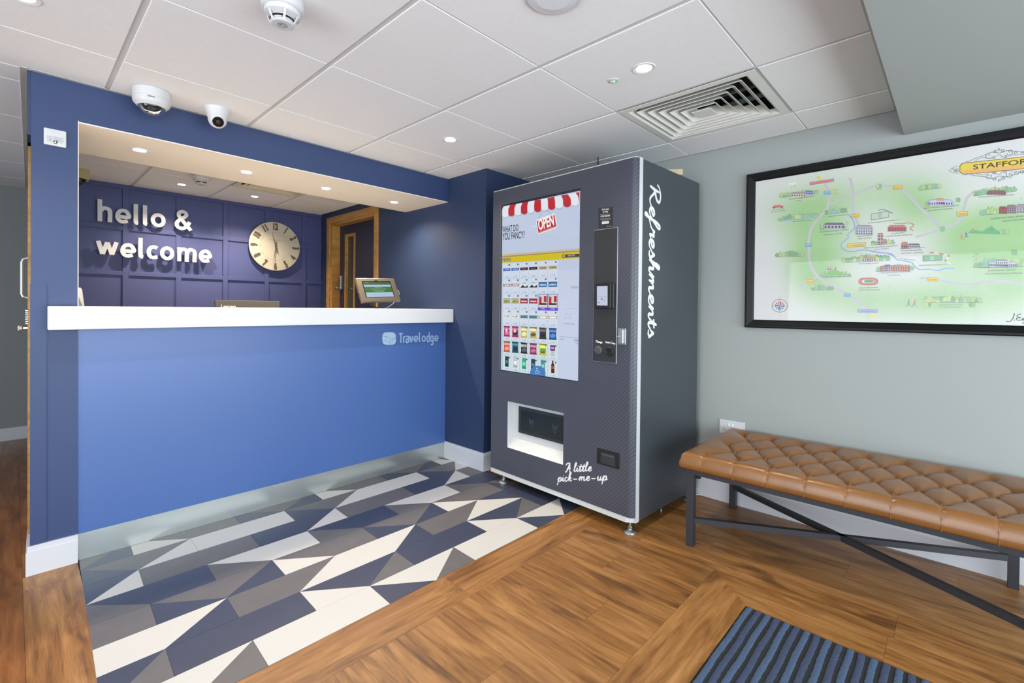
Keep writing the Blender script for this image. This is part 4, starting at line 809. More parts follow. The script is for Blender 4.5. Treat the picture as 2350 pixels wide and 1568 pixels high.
for j in range(7):
    for i in range(6):
        k = items[j][i][0]; c = tuple(int(v) for v in items[j][i][1:].split(',')); q = lambda pts, cc, l: scr.poly([cell(i, j, *p) for p in pts], cc, l)
        R = lambda x0, y0, x1, y1, cc, l: q([(x0, y0), (x1, y0), (x1, y1), (x0, y1)], cc, l)
        R(.03, .02, .97, .97, (214, 224, 240) if j < 4 else (214, 230, 232), 3); lt = tuple(min(255, v + 70) for v in c); dkc = tuple(int(v * .5) for v in c)
        if k == 'b': R(.07, .33, .93, .50, c, 4); R(.25, .38, .8, .45, lt, 5); R(.07, .33, .11, .5, dkc, 5); R(.89, .33, .93, .5, dkc, 5)
        if k == 't': R(.07, .32, .93, .52, c, 4); scr.text('TWIX' if j == 0 else 'BOOST', cell(i, j, .2, .49), cell(i, j, .85, .48), .012, (90, 30, 20) if j == 0 else (30, 60, 70), 5, .02)
        if k == 'B':
            R(.07, .28, .93, .58, c, 4); R(.07, .28, .93, .31, dkc, 5); R(.07, .55, .93, .58, dkc, 5); scr.text("m&m's" if c[0] != 172 else 'maltesers', cell(i, j, .18, .5), cell(i, j, .84, .5), .014, (70, 40, 30) if c[0] > 100 and c[0] != 172 else (240, 240, 240), 5, .02)
        if k == 'o': R(.07, .40, .93, .6, (230, 232, 238), 4); q([(.08, .6), (.35, .42), (.6, .55), (.9, .45), (.93, .6)], c, 5); scr.text('milk', cell(i, j, .3, .34), cell(i, j, .7, .34), .010, (60, 60, 80), 5)
        if k == 'c': R(.0, .0, 1, 1, (96, 70, 214), 4); R(.04, .03, .96, .82, (222, 214, 206), 5); R(.12, .18, .38, .55, (190, 40, 60), 6); R(.62, .12, .9, .5, (170, 40, 60), 6); R(.1, .55, .9, .66, (50, 40, 50), 6); R(.06, .1, .3, .2, (110, 190, 220), 6); scr.text('COMBO', cell(i, j, .28, .93), cell(i, j, .72, .93), .008, (230, 226, 250), 6)
        if k == 'w': R(.1, .34, .9, .52, (236, 236, 232), 4); q([(.35, .48), (.6, .36), (.85, .34), (.7, .5)], c, 5); R(.15, .4, .4, .43, (110, 100, 90), 5)
        if k == 'g':
            q([(.1, .05), (.9, .05), (.84, .2), (.84, .62), (.9, .76), (.1, .76), (.16, .62), (.16, .2)], c, 4); R(.2, .16, .8, .30, lt, 5); q([(.22, .5), (.5, .38), (.8, .46), (.7, .62), (.3, .64)], lt if random.random() < .5 else dkc, 5); R(.1, .05, .9, .09, dkc, 5)
            if c == (34, 28, 34): scr.text('MAX', cell(i, j, .2, .34), cell(i, j, .82, .34), .018, (230, 230, 230), 6, .03)
            if c == (140, 40, 88): scr.text('Deeya', cell(i, j, .2, .3), cell(i, j, .82, .3), .014, (240, 220, 230), 6)
            if c == (206, 202, 40): R(.25, .34, .78, .52, (90, 170, 80), 6)
            if c == (170, 44, 96): q([(.3, .3), (.5, .22), (.62, .4), (.4, .48)], (240, 220, 230), 6)
        if k == 'n': R(.25, .08, .72, .42, c, 4); R(.32, .42, .66, .74, (200, 196, 200), 4); R(.34, .2, .62, .3, (220, 180, 220), 5)
        if k == 'k': R(.28, .05, .72, .74, c, 4); R(.32, .02, .68, .05, (150, 156, 160), 4); R(.36, .3, .64, .5, lt, 5); R(.28, .62, .72, .66, dkc, 5)
        if k == 'q': q([(.42, .02), (.56, .02), (.57, .16), (.66, .28), (.66, .74), (.34, .74), (.34, .28), (.42, .16)], c, 4); R(.34, .34, .66, .5, (200, 60, 60), 5)
        if k != 'c':
            scr.disc(*cell(i, j, .80, .11), 1.9, 2.1, (28, 34, 44), 6, 10); scr.text('0', tuple(np.array(cell(i, j, .80, .11)) + (-.5, .8)), tuple(np.array(cell(i, j, .80, .11)) + (.6, .8)), .007, (220, 226, 236), 7)
            scr.text(('\u00a3 1.00', '\u00a3 1.20', '\u00a3 1.50', '\u00a3 2.00')[(i + j) % 4], cell(i, j, .30, .92), cell(i, j, .72, .92), .0085, (70, 84, 104), 5)
G2 = (150, 164, 190)
scr.line([A2(945, 690), A2(1100, 672), A2(1085, 740), A2(965, 732)], .001, G2, 5, False); scr.line([A2(960, 735), A2(1035, 760), A2(1040, 782), A2(955, 782)], .0014, G2, 5, False)
for x in (967, 1032): scr.ring(*A2(x, 795), 1.2, 1.3, .0012, G2, 5, 10)
scr.text('Your cart is empty', A2(948, 852), A2(1073, 860), .0105, (110, 122, 150), 5); scr.line([A2(905, 994), A2(1117, 1008)], .0016, (110, 124, 150), 5, False)
scr.text('TO PAY', A2(906, 1032), A2(954, 1034), .010, (96, 108, 136), 5); scr.text('\u00a3 0.00', A2(1067, 1045), A2(1116, 1050), .016, (40, 48, 84), 5); scr.text('\u00a3 0.00', A2(1082, 1078), A2(1116, 1081), .010, (90, 100, 130), 5)
P2([(1035, 424), (1119, 424), (1119, 452), (1035, 455)], (186, 192, 204), 5)
hc = [A2(660 + 88 * math.cos(a), 1408 + 88 * math.sin(a)) for a in [math.pi + math.pi * k / 12 for k in range(13)]] + [A2(746, 1440), A2(572, 1418)]
scr.poly(hc, (70, 128, 190), 8); WC = (214, 226, 240); scr.disc(*A2(652, 1350), 1.5, 1.6, WC, 9); scr.line([A2(652, 1362), A2(655, 1384), A2(675, 1386), A2(684, 1408)], .004, WC, 9, False)
scr.line([A2(648, 1374), A2(638, 1386), A2(638, 1402), A2(652, 1410), A2(668, 1404)], .003, WC, 9)
scr.build('touchscreen', M['screen'], vm)
MB().add([MP(us0, .0015, zs0), MP(us1, .0015, zs0), MP(us1, .0015, zs1), MP(us0, .0015, zs1)], [(0, 1, 2, 3)]).build('screen_glass', M['glass'], vm)
# delivery opening
v1 = .054; li = fu(1188.4, 926, v1)[0]; zi = (fu(1188.4, 1006, v1)[1] + fu(1292.8, 1038, v1)[1]) / 2
m = MB(); m.add([MP(ud0, 0, zd0), MP(ud0, 0, zd1), MP(ud0, v1, zd1), MP(ud0, v1, zi)], [(0, 1, 2, 3)]); m.add([MP(ud0, 0, zd0), MP(ud1, 0, zd0), MP(ud1, v1, zi), MP(ud0, v1, zi)], [(0, 1, 2, 3)])
m.add([MP(ud0, 0, zd1), MP(ud1, 0, zd1), MP(ud1, v1, zd1), MP(ud0, v1, zd1)], [(0, 3, 2, 1)]); m.add([MP(ud1, 0, zd0), MP(ud1, 0, zd1), MP(ud1, v1, zd1), MP(ud1, v1, zi)], [(0, 3, 2, 1)])
m.add([MP(ud0, v1, zi), MP(ud1, v1, zi), MP(ud1, v1, zd1), MP(ud0, v1, zd1)], [(0, 1, 2, 3)]); m.build('delivery_recess', M['wmachine'], **bld)
def fbox(px0, py0, px1, py1, v0, v1_, name, mt, bev=.004, zpad=0, par=vm):
    u0, z1 = fu(px0, py0, v0); u1, z0 = fu(px1, py1, v0); c = MP((u0 + u1) / 2, (v0 + v1_) / 2, (z0 + z1) / 2)
    return MB().obox(c, E_, NV, (0, 0, 1), (abs(u1 - u0) / 2, abs(v1_ - v0) / 2, abs(z1 - z0) / 2), bev).build(name, mt, par)
uf0, zf1 = fu(1192, 932, v1); zf0 = fu(1192, 992, v1)[1]
MB().obox(MP((uf0 + ud1) / 2, v1 - .004, (zf0 + zf1) / 2), E_, NV, (0, 0, 1), ((ud1 - uf0) / 2 - .001, .006, (zf1 - zf0) / 2), .003).build('flap_frame', M['charcoal'], vm)
fp = MB().obox(MP((uf0 + ud1) / 2 + .012, v1 - .010, (zf0 + zf1) / 2), E_, NV, (0, 0, 1), ((ud1 - uf0) / 2 - .014, .004, (zf1 - zf0) / 2 - .022), .002).build('flap', mat('smoked_flap', (30, 36, 38), .22), vm)
for k in (.27, .74):
    pf = Print(lambda a, b: MP(a, v1 - .0146, b), NF, .0002)
    x, z = uf0 + (ud1 - uf0) * k + .01, (zf0 + zf1) / 2; w = .021
    for pts in ([(-w, 1.3 * w), (0, .5 * w), (w, 1.3 * w), (w, .1 * w), (0, -.6 * w), (-w, .1 * w)], [(-w, -.2 * w), (0, -1.0 * w), (w, -.2 * w), (w, -.6 * w), (0, -1.5 * w), (-w, -.6 * w)]): pf.poly([(x + a, z + b) for a, b in pts], (52, 60, 62))
    pf.build('flap_emblem', M['vinyl'], vm)
# payment column
m = MB(); a = fu(1363.5, 529); b = fu(1417.5, 523.5); c = fu(1414.5, 834); d = fu(1363, 828); u0, u1, z1_, z0_ = (a[0] + d[0]) / 2, (b[0] + c[0]) / 2, (a[1] + b[1]) / 2, (c[1] + d[1]) / 2
MB().obox(MP((u0 + u1) / 2, -.001, (z0_ + z1_) / 2), E_, NV, (0, 0, 1), ((u1 - u0) / 2 + .003, .002, (z1_ - z0_) / 2 + .003), .0015).build('panel_rim', M['alu'], vm)
MB().obox(MP((u0 + u1) / 2, -.003, (z0_ + z1_) / 2), E_, NV, (0, 0, 1), ((u1 - u0) / 2, .002, (z1_ - z0_) / 2), .0015).build('payment_panel', M['charcoal'], vm)
cr_ = fbox(1366, 649.5, 1401, 709, -.03, -.005, 'card_reader', M['black'], .005); fbox(1399, 651, 1408, 707, -.022, -.005, 'card_slot', M['blackgl'], .002)
ps = Print(cf(-.0305), NF, .0003); ps.poly([(1370, 657), (1394.5, 656.5), (1394.5, 701.5), (1370, 701)], (196, 206, 228), 2); ps.text('Insert or tap', (1374, 682), (1391, 682), .006, (90, 120, 180), 3); ps.disc(1381, 686.5, 1.7, 1.7, (214, 50, 40), 3); ps.disc(1383.5, 686.5, 1.7, 1.7, (228, 140, 40), 4); ps.disc(1388, 690, 1, 1, (60, 90, 160), 3); ps.rect(1372, 694, 1376, 695.5, (60, 80, 140), 3); ps.ring(1383, 671, 3, 4, .0014, (170, 200, 210), 3)
ps.build('display', M['screen'], cr_)
pv = Print(cf(-.0052), NF, .0003); pv.text('Change', (1367.2, 785.5), (1382.4, 788.3), .0125, (236, 236, 236), 1, .03); pv.build('lettering', M['vinyl'], vm); pv = Print(cf(-.0052), NF, .0003); pv.text('Insert Coins', (1389.6, 787), (1412.2, 791), .0120, (236, 236, 236), 1, .03)
pv.build('lettering', M['vinyl'], vm)
for px, py, nm in ((1374.5, 804, 'return_button'), (1400.7, 807, 'coin_slot')):
    u_, z_ = fu(px, py); b_ = MB().lathe(MP(u_, -.005, z_), [(.026, 0), (.026, .005), (.021, .008), (.019, .005 if nm == 'coin_slot' else .012), (.001, .005 if nm == 'coin_slot' else .013)], 26, NF).build(nm, M['black'] if nm == 'coin_slot' else M['dgrey'], vm)
    if nm == 'coin_slot': MB().obox(MP(u_, -.0105, z_), E_, NV, (0, 0, 1), (.014, .001, .0018)).build('slot', M['blackgl'], b_)
fbox(1417.5, 753, 1436, 792, -.004, 0, 'lock_plate', M['galv'], .002); lk = fbox(1419, 755, 1430, 790, -.022, -.004, 'lock_handle', M['alu'], .005)
u_, z_ = fu(1424.5, 772); MB().lathe(MP(u_, -.022, z_), [(.008, 0), (.008, .004), (.003, .005)], 14, NF).build('keyhole', M['chrome'], lk)
# help sticker
st = Print(cf(-.0008), NF, .0003); st.poly([(1373.3, 477.5), (1406.5, 475), (1406.2, 522.5), (1373.8, 524.5)], (44, 44, 46), 1)
for t_, p0, p1, h in (("We're here", (1381, 483.5), (1398, 481.5), .0105), ('to help', (1383.5, 488.5), (1395.5, 487), .0105), ('01234 560 890', (1378.5, 498.5), (1400, 496.5), .0085)): st.text(t_, p0, p1, h, (224, 224, 224), 2, .02)
for a, b, y in ((1376, 1402, 492), (1380, 1398, 494), (1376, 1402, 501.5), (1378, 1401, 503.5), (1380, 1399, 505.5)): st.line([(a, y + .7), (b, y - .7)], .0014, (150, 150, 150), 2, False)
st.poly([(1381.5, 509), (1397.5, 507.7), (1397.5, 513), (1381.5, 514.5)], (222, 222, 220), 2); st.text('Contact Us', (1383, 512.8), (1396, 511.7), .005, (60, 60, 60), 3); st.disc(1394.8, 519.8, 1.6, 1.7, (200, 70, 56), 2); st.text('refresh', (1397.5, 520.7), (1404, 520.2), .0055, (190, 190, 190), 2)
st.build('help_sticker', M['vinyl'], vm)
# coin return
cb = fbox(1369.5, 1028, 1420, 1078, -.006, 0, 'coin_return', M['black'], .004); fbox(1378, 1037, 1411, 1072, -.0075, -.004, 'cup_flap', M['charcoal'], .002); fbox(1381, 1041, 1408, 1052, -.0085, -.006, 'flap_window', M['dgrey'], .001)
# script lettering (own letterforms)
SG = {
 'R': (.72, [[(.16, .98), (.12, .5), (.03, 0)], [(-.1, .72), (.02, .95), (.3, 1.06), (.52, .95), (.46, .68), (.2, .52), (.12, .5), (.26, .40), (.42, .1), (.56, .0), (.74, .12)]]),
 'e': (.42, [[(-.02, .12), (.16, .17), (.34, .32), (.28, .45), (.14, .38), (.08, .18), (.14, .03), (.28, .0), (.42, .12)]]),
 'f': (.36, [[(-.02, .12), (.14, .36), (.34, .82), (.36, 1.0), (.26, 1.0), (.16, .7), (.06, .1), (-.02, -.34), (-.08, -.42), (-.1, -.3), (.06, -.06), (.34, .12)]]),
 'r': (.38, [[(-.02, .12), (.1, .32), (.14, .50), (.18, .40), (.32, .42), (.28, .2), (.28, .04), (.38, .12)]]),
 's': (.36, [[(-.02, .12), (.12, .3), (.2, .50), (.24, .32), (.30, .14), (.2, .0), (.05, .03)], [(.2, .0), (.36, .12)]]),
 'h': (.5, [[(-.02, .12), (.18, .5), (.32, .92), (.26, 1.02), (.18, .82), (.1, .4), (.03, 0)], [(.06, .12), (.2, .38), (.34, .42), (.34, .24), (.32, .05), (.4, .0), (.5, .12)]]),
 'm': (.74, [[(-.02, .12), (.1, .36), (.14, .44), (.1, .2), (.05, 0)], [(.08, .12), (.22, .38), (.32, .42), (.30, .2), (.26, 0)], [(.29, .12), (.42, .38), (.54, .42), (.54, .22), (.54, .04), (.62, .0), (.74, .12)]]),
 'n': (.52, [[(-.02, .12), (.1, .36), (.14, .44), (.1, .2), (.05, 0)], [(.08, .12), (.22, .38), (.34, .42), (.34, .22), (.33, .04), (.41, .0), (.52, .12)]]),
 't': (.32, [[(-.02, .12), (.12, .4), (.22, .82)], [(.22, .82), (.14, .3), (.12, .06), (.2, .0), (.32, .12)], [(.0, .52), (.34, .56)]]),
 'A': (.7, [[(.02, .1), (.08, .0), (.24, .3), (.44, .98), (.46, 1.0)], [(.46, 1.0), (.47, .5), (.5, .0)], [(.16, .38), (.56, .42)], [(.02, .78), (.12, .95), (.3, 1.02), (.46, 1.0)]]),
 'l': (.28, [[(-.02, .12), (.14, .5), (.24, .92), (.17, 1.0), (.1, .75), (.07, .2), (.13, .0), (.28, .12)]]),
 'i': (.26, [[(-.02, .12), (.1, .44), (.08, .14), (.14, .0), (.26, .12)], [(.13, .62), (.145, .66)]]),
 'p': (.48, [[(-.02, .14), (.12, .46), (.07, .0), (-.02, -.46)], [(.08, .12), (.2, .38), (.34, .42), (.36, .2), (.24, .0), (.1, .05)], [(.24, .0), (.48, .12)]]),
 'c': (.38, [[(.32, .34), (.24, .44), (.1, .36), (.05, .16), (.12, .0), (.24, .0), (.38, .12)]]),
 'k': (.44, [[(-.02, .12), (.2, .6), (.28, .96), (.2, 1.0), (.12, .7), (.04, .0)], [(.08, .16), (.22, .42), (.32, .38), (.24, .24), (.12, .22), (.24, .05), (.34, .0), (.44, .12)]]),
 'u': (.5, [[(-.02, .14), (.07, .44), (.05, .14), (.12, .0), (.24, .1), (.34, .44)], [(.34, .44), (.31, .12), (.38, .0), (.5, .12)]]),
 '-': (.72, [[(.14, .2), (.54, .2)]]), ' ': (.22, [])}
def script(txt_, A, u, v, n, total, H, w, parent, name, slant=0):
    tot = sum(SG[c][0] for c in txt_); k = total / tot; x = 0; mb = MB()
    for c in txt_:
        for s in SG[c][1]:
            P = [A + u * ((x + a) * k + slant * b * H) + v * (b * H) for a, b in s]; nP = len(P)
            ribbon(mb, P, [w * (.75 + .5 * math.sin(math.pi * min(1, i / 6))) for i in range(7)] if nP > 2 else w, n, .0005, sm=nP > 2)
        x += SG[c][0]
    return mb.build(name, mat('script_vinyl', (222, 226, 226), .5) if 'script_vinyl' not in bpy.data.materials else bpy.data.materials['script_vinyl'], parent)
CRN = MP(MW, 0, 0) + E_ * .0006
side = lambda a, b: atp(CRN, E_, a, b)
T0, T1 = side(1491, 424), side(1490, 776); zax = np.array([0, 0, -1.0])
script('Refreshments', np.array([T0[0] + .004, T0[1], T0[2]]) , zax, NV, E_, T0[2] - T1[2], side(1513, 500)[0] - side(1490, 500)[0], .0145, vm, 'script_lettering')
a0, a1 = atp(PM, NV, 1297, 1084), atp(PM, NV, 1358, 1081); d_ = a1 - a0; script('A little', a0 + NF * .0003, d_ / np.linalg.norm(d_), np.array([0, 0, 1.]), NF, np.linalg.norm(d_), .052, .0064, vm, 'script_lettering', .1)
a0, a1 = atp(PM, NV, 1280, 1105), atp(PM, NV, 1394, 1102); d_ = a1 - a0; script('pick-me-up', a0 + NF * .0003, d_ / np.linalg.norm(d_), np.array([0, 0, 1.]), NF, np.linalg.norm(d_), .052, .0064, vm, 'script_lettering', .1)
# feet
for u_, v_ in ((.10, .032), (MW - .034, .028), (MW - .03, .70), (.12, .70)):
    c = MP(u_, v_, 0); f = MB().lathe(c, [(.034, 0), (.035, .004), (.030, .012), (.013, .020), (.012, .028), (.0075, .029), (.0065, .030), (.0065, .068)], 22).build('levelling_foot', M['galv'], vm)
    MB().lathe(c + np.array([0, 0, .030]), [(.013, 0), (.013, .010)], 6).build('nut', M['galv'], f)
c = MP(.845, .06, MT); MB().lathe(c, [(.013, 0), (.013, .005), (.006, .009), (.0035, .055), (.003, .075)], 14).build('antenna', M['black'], vm)
# things by the machine
cp = at(2, MT + .015, 1520, 397); bx = root('cardboard_box', (2.86, -1.66, MT + .001), 'scrap of tan cardboard lying on top of the vending machine', 'box')
q = MP(1.085, .50, MT + .001); m = MB(); m.obox(q + np.array([0, 0, .018]), (.8, .6, 0), (-.6, .8, 0), (0, 0, 1), (.045, .05, .0175), .002); m.build('carton', M['card'], bx); MB().obox(q + np.array([0, 0, .037]), (.8, .6, .1), (-.6, .8, 0), (-.1, 0, 1), (.047, .02, .001)).build('flap', M['card'], bx)
pts = [MP(MW - .05, .40, .006), at(2, .006, 1520, 1152), at(2, .006, 1548, 1140), at(2, .006, 1585, 1136), at(2, .006, 1640, 1134), at(2, .006, 1668, 1131), at(2, .006, 1672, 1133)]
cb = tag(MB().tube(smooth_path(pts, 6), .0042).build('power_cable', M['wire']), 'white power cable running along the floor from the vending machine to the wall', 'cable')
yh = [MP(.05, .10, .012), MP(.10, .16, .012), MP(.16, .13, .012), MP(.12, .08, .03), MP(.08, .14, .05)]
tag(MB().tube(smooth_path(yh, 6), .005).build('yellow_hose', M['yellow']), 'short yellow hose looping under the left end of the vending machine', 'hose')
# ================================================================= MAP PICTURE
py0, py1, pz0, pz1 = -2.050, -3.46, 1.112, 2.048; FWD = .048; XP = XW - .004
mp_ = root('framed_map', (XW - .02, (py0 + py1) / 2, pz0), 'large illustrated town map in a wide black frame on the grey wall', 'picture')
def rail(pts, name):
    # moulding: outer/inner edge polyline with profile
    prof = [(0, .001), (0, .024), (.006, .030), (.014, .030), (.022, .026), (.040, .018), (.048, .012), (.048, .001)]
    a, b, ia, ib = pts; V = []
    for (o, h) in prof:
        t = o / FWD; pa = (a[0] + (ia[0] - a[0]) * t, a[1] + (ia[1] - a[1]) * t); pb = (b[0] + (ib[0] - b[0]) * t, b[1] + (ib[1] - b[1]) * t); V += [(XW - h, *pa), (XW - h, *pb)]
    n = len(prof); Fc = [(2 * i, 2 * i + 1, 2 * i + 3, 2 * i + 2) for i in range(n - 1)] + [(2 * n - 2, 2 * n - 1, 1, 0), tuple(2 * i for i in range(n)), tuple(2 * i + 1 for i in range(n - 1, -1, -1))]
    MB().add(V, Fc).build(name, mat('black_frame', (12, 13, 15), .45, spec=.25) if 'black_frame' not in bpy.data.materials else bpy.data.materials['black_frame'], mp_)
o4 = [(py0, pz1), (py1, pz1), (py1, pz0), (py0, pz0)]; i4 = [(py0 - FWD, pz1 - FWD), (py1 + FWD, pz1 - FWD), (py1 + FWD, pz0 + FWD), (py0 - FWD, pz0 + FWD)]
for k in range(4): rail((o4[k], o4[(k + 1) % 4], i4[k], i4[(k + 1) % 4]), 'frame_rail')
NX = (-1, 0, 0); XPP = XW - .008
cm = lambda a, b: at(0, XPP, a, b)
# paper with watercolour washes (printed colour)
blobs = [(1865, 570, 70, 75, 1.0), (1830, 480, 80, 55, .65), (1905, 470, 70, 60, .4), (1870, 640, 60, 50, .55), (2040, 440, 130, 45, .55), (2110, 480, 70, 50, .75), (2255, 530, 110, 60, 1.0), (2190, 590, 60, 60, .45), (2330, 560, 80, 80, .9), (2080, 690, 120, 45, .55), (2200, 690, 110, 50, .55), (1950, 690, 90, 40, .5), (2330, 660, 80, 60, .5), (1960, 560, 60, 60, .25)]
bw = []
for a, b, ra, rb, s in blobs:
    c = cm(a, b); cx_ = cm(a + ra, b); cz_ = cm(a, b - rb); bw.append((c[1], c[2], abs(cx_[1] - c[1]), abs(cz_[2] - c[2]), s))
nu, nv = 90, 60; V = []; CC = []
for j in range(nv + 1):
    for i in range(nu + 1):
        y = py0 - .04 + (py1 + .04 - py0 + .04) * i / nu; z = pz0 + .04 + (pz1 - .04 - pz0 - .04) * j / nv; g = 0
        for by, bz, ry_, rz_, s in bw: g += s * math.exp(-(((y - by) / ry_) ** 2 + ((z - bz) / rz_) ** 2))
        g = min(1, g); w_, gr = (228, 227, 226), (166, 204, 146); V.append((XPP, y, z)); CC.append(lin(tuple(w_[k] + (gr[k] - w_[k]) * g for k in range(3))))
Fc = [(j * (nu + 1) + i, (j + 1) * (nu + 1) + i, (j + 1) * (nu + 1) + i + 1, j * (nu + 1) + i + 1) for j in range(nv) for i in range(nu)]
pp = mk('paper', V, Fc, M['print'], mp_); ca = pp.data.color_attributes.new('col', 'FLOAT_COLOR', 'POINT'); ca.data.foreach_set('color', [q for c in CC for q in c])
mpn = Print(cm, NX, .00012)
C7 = lambda x, y: (1700 + x / 6.714, 380 + y / 6.714)
C8_ = lambda x, y: (2000 + x / 5.6, 280 + y / 5.6)
C9 = lambda x, y: (1700 + x / 6.714, 560 + y / 6.714)
C10 = lambda x, y: (2000 + x / 6.534, 540 + y / 6.534)
RD = (200, 196, 202); pxm = .00155
def road(f, pts, w): mpn.line([f(*p) for p in pts], w * pxm, RD, 2)
road(C7, [(1290, 290), (1350, 390), (1355, 560), (1310, 690), (1180, 830), (1080, 980), (1050, 1150), (1050, 1350), (1055, 1477)], 8.5)
road(C9, [(1052, 60), (1060, 260), (1110, 400), (1200, 510), (1400, 640), (1650, 790), (1800, 880), (1950, 1010)], 8.5); road(C9, [(890, 680), (1010, 590), (1180, 510)], 7)
road(C7, [(1680, 190), (1730, 400), (1725, 620), (1760, 790), (1820, 930)], 7.5); road(C7, [(1370, 600), (1600, 500), (1800, 420), (2000, 340), (2200, 318), (2350, 322)], 6.5)
road(C8_, [(0, 838), (170, 822), (320, 840), (440, 905), (530, 1000), (620, 1100), (760, 1225), (870, 1340), (910, 1375)], 7); road(C8_, [(910, 1375), (1050, 1320), (1150, 1240), (1190, 1100), (1230, 980), (1320, 890)], 7); road(C8_, [(570, 1480), (750, 1430), (910, 1375)], 6.5)
road(C10, [(720, 640), (900, 650), (1100, 690), (1400, 740), (1650, 715), (1850, 690), (2050, 700), (2287, 750)], 7)
RV = (150, 174, 222)
mpn.line([C7(*p) for p in [(1630, 740), (1690, 790), (1740, 870), (1750, 970), (1650, 1060), (1660, 1110), (1550, 1210), (1580, 1290), (1700, 1330), (1900, 1300), (2100, 1335), (2250, 1350), (2350, 1390)]], 3.2 * pxm, RV, 3)
mpn.line([C10(*p) for p in [(0, 245), (120, 260), (280, 275), (350, 330), (400, 370), (590, 405), (640, 460), (720, 515), (850, 510), (1000, 530), (1100, 500), (1250, 500)]], 3.2 * pxm, RV, 3)
for st in ([(800, 540), (880, 600), (860, 700), (1000, 790), (1400, 830), (1700, 830), (1900, 920), (2100, 950)], [(260, 860), (270, 740), (500, 680), (840, 670)], [(50, 960), (220, 920), (260, 860)], [(1250, 560), (1500, 640), (1800, 660), (2200, 690)]): mpn.line([C10(*p) for p in st], .9 * pxm, (186, 204, 224), 2)
INK = (112, 118, 120)
GR = [(158, 198, 150), (178, 206, 142), (150, 192, 166), (142, 180, 134), (200, 214, 146)]
def tree(x, y, w, h, l, k=None):
    k = random.random() if k is None else k; c = random.choice(GR)
    if k < .6:
        mpn.disc(x, y - h / 2, w / 2 + .28, h / 2 + .28, INK, l, 10); mpn.disc(x, y - h / 2, w / 2, h / 2, c, l + 1, 10)
    else:
        mpn.poly([(x - w / 2 - .5, y), (x, y - h - .8), (x + w / 2 + .5, y)], INK, l); mpn.poly([(x - w / 2, y - .2), (x, y - h), (x + w / 2, y - .2)], c, l + 1)
def wood(f, x0, x1, y0, y1, n, h=9, sc_=6.6):
    A, B = f(x0, y0), f(x1, y1); w = (B[0] - A[0]) / n * 1.35
    for rw in range(2):
        for i in range(n):
            t = (i + .5) / n; tree(A[0] + (B[0] - A[0]) * t + random.uniform(-.6, .6), A[1] + (B[1] - A[1]) * t - (2.2 if rw == 0 else 0), w * random.uniform(.8, 1.1), h * random.uniform(.6, 1.0) * (1.15 - abs(t - .5) * .7), 4 + 2 * rw + (i % 2) * 2)
    mpn.line([A, B], .8 * pxm, INK, 9, False)
def pair(f, x, y, s=1.0):
    a = f(x, y)
    for d in (-2.8 * s, 2.8 * s): mpn.line([(a[0] + d, a[1] + 1.5 * s), (a[0] + d, a[1] - 3 * s)], .8 * pxm, INK, 5, False); tree(a[0] + d, a[1], 5.6 * s, 11.5 * s, 6, 0)
def bld_(f, x0, y0, x1, y1, wall, roof, nw=6, rows_=1, rh=.35, l=10):
    A, B = f(x0, y1), f(x1, y1); s = (B[1] - A[1]) / max(1e-6, B[0] - A[0]); hgt = abs(f(x0, y0)[1] - f(x0, y1)[1]); W_ = B[0] - A[0]
    q = lambda u, v: (A[0] + W_ * u, A[1] + s * W_ * u - hgt * v)
    mpn.poly([q(-.02, -.04), q(1.02, -.04), q(1.02, 1 - rh), q(.9, 1.04), q(.1, 1.04), q(-.02, 1 - rh)], INK, l); mpn.poly([q(0, 0), q(1, 0), q(1, 1 - rh), q(0, 1 - rh)], wall, l + 1); mpn.poly([q(0, 1 - rh), q(1, 1 - rh), q(.9, 1), q(.1, 1)], roof, l + 1)
    for r_ in range(rows_):
        for i in range(nw):
            u = (i + .5) / nw; v = (1 - rh) * (r_ + .5) / rows_; du = .28 / nw; dv = (1 - rh) * .28 / rows_; mpn.poly([q(u - du, v - dv), q(u + du, v - dv), q(u + du, v + dv), q(u - du, v + dv)], (90, 92, 110), l + 2)
def lab(f, t_, x0, y0, x1, y1, h=26, sc_=6.7, c=(92, 94, 98), b=-.004): mpn.text(t_, f(x0, y0), f(x1, y1), h / sc_ * pxm * 1.02, c, 12, b)
def plate(f, t_, x0, y0, x1, y1, c, tc, sk=0, sc_=6.7):
    P = [f(x0, y0), f(x1, y0 + sk), f(x1, y1 + sk), f(x0, y1)]; mpn.poly([(P[0][0] - .6, P[0][1] - .6), (P[1][0] + .6, P[1][1] - .6), (P[2][0] + .6, P[2][1] + .6), (P[3][0] - .6, P[3][1] + .6)], tuple(int(v * .6) for v in c), 12); mpn.poly(P, c, 13)
    dx = (x1 - x0) * .12; mpn.text(t_, f(x0 + dx, y1 - (y1 - y0) * .22 + sk * .1), f(x1 - dx, y1 - (y1 - y0) * .22 + sk * .9), (y1 - y0) * .55 / sc_ * pxm, tc, 14, .0)
OR_, OT = (238, 200, 110), (120, 84, 40); BL_, BT = (150, 196, 226), (40, 90, 150)
random.seed(11)
plate(C7, 'STOKE-ON-TRENT', 1068, 262, 1432, 300, (226, 140, 150), (130, 40, 60), -56)
mpn.poly([C7(*p) for p in [(1175, 150), (1250, 190), (1222, 196), (1245, 226), (1225, 230), (1203, 205), (1180, 222)]], (240, 214, 70), 6)
wood(C7, 600, 1190, 500, 430, 11, 11); bld_(C7, 775, 415, 1000, 480, (240, 214, 190), (150, 152, 176), 6); bld_(C7, 1000, 392, 1110, 450, (176, 172, 220), (120, 116, 190), 3)
lab(C7, 'TRAVELODGE STAFFORD', 738, 528, 1135, 480); lab(C7, 'M6', 862, 552, 930, 545)
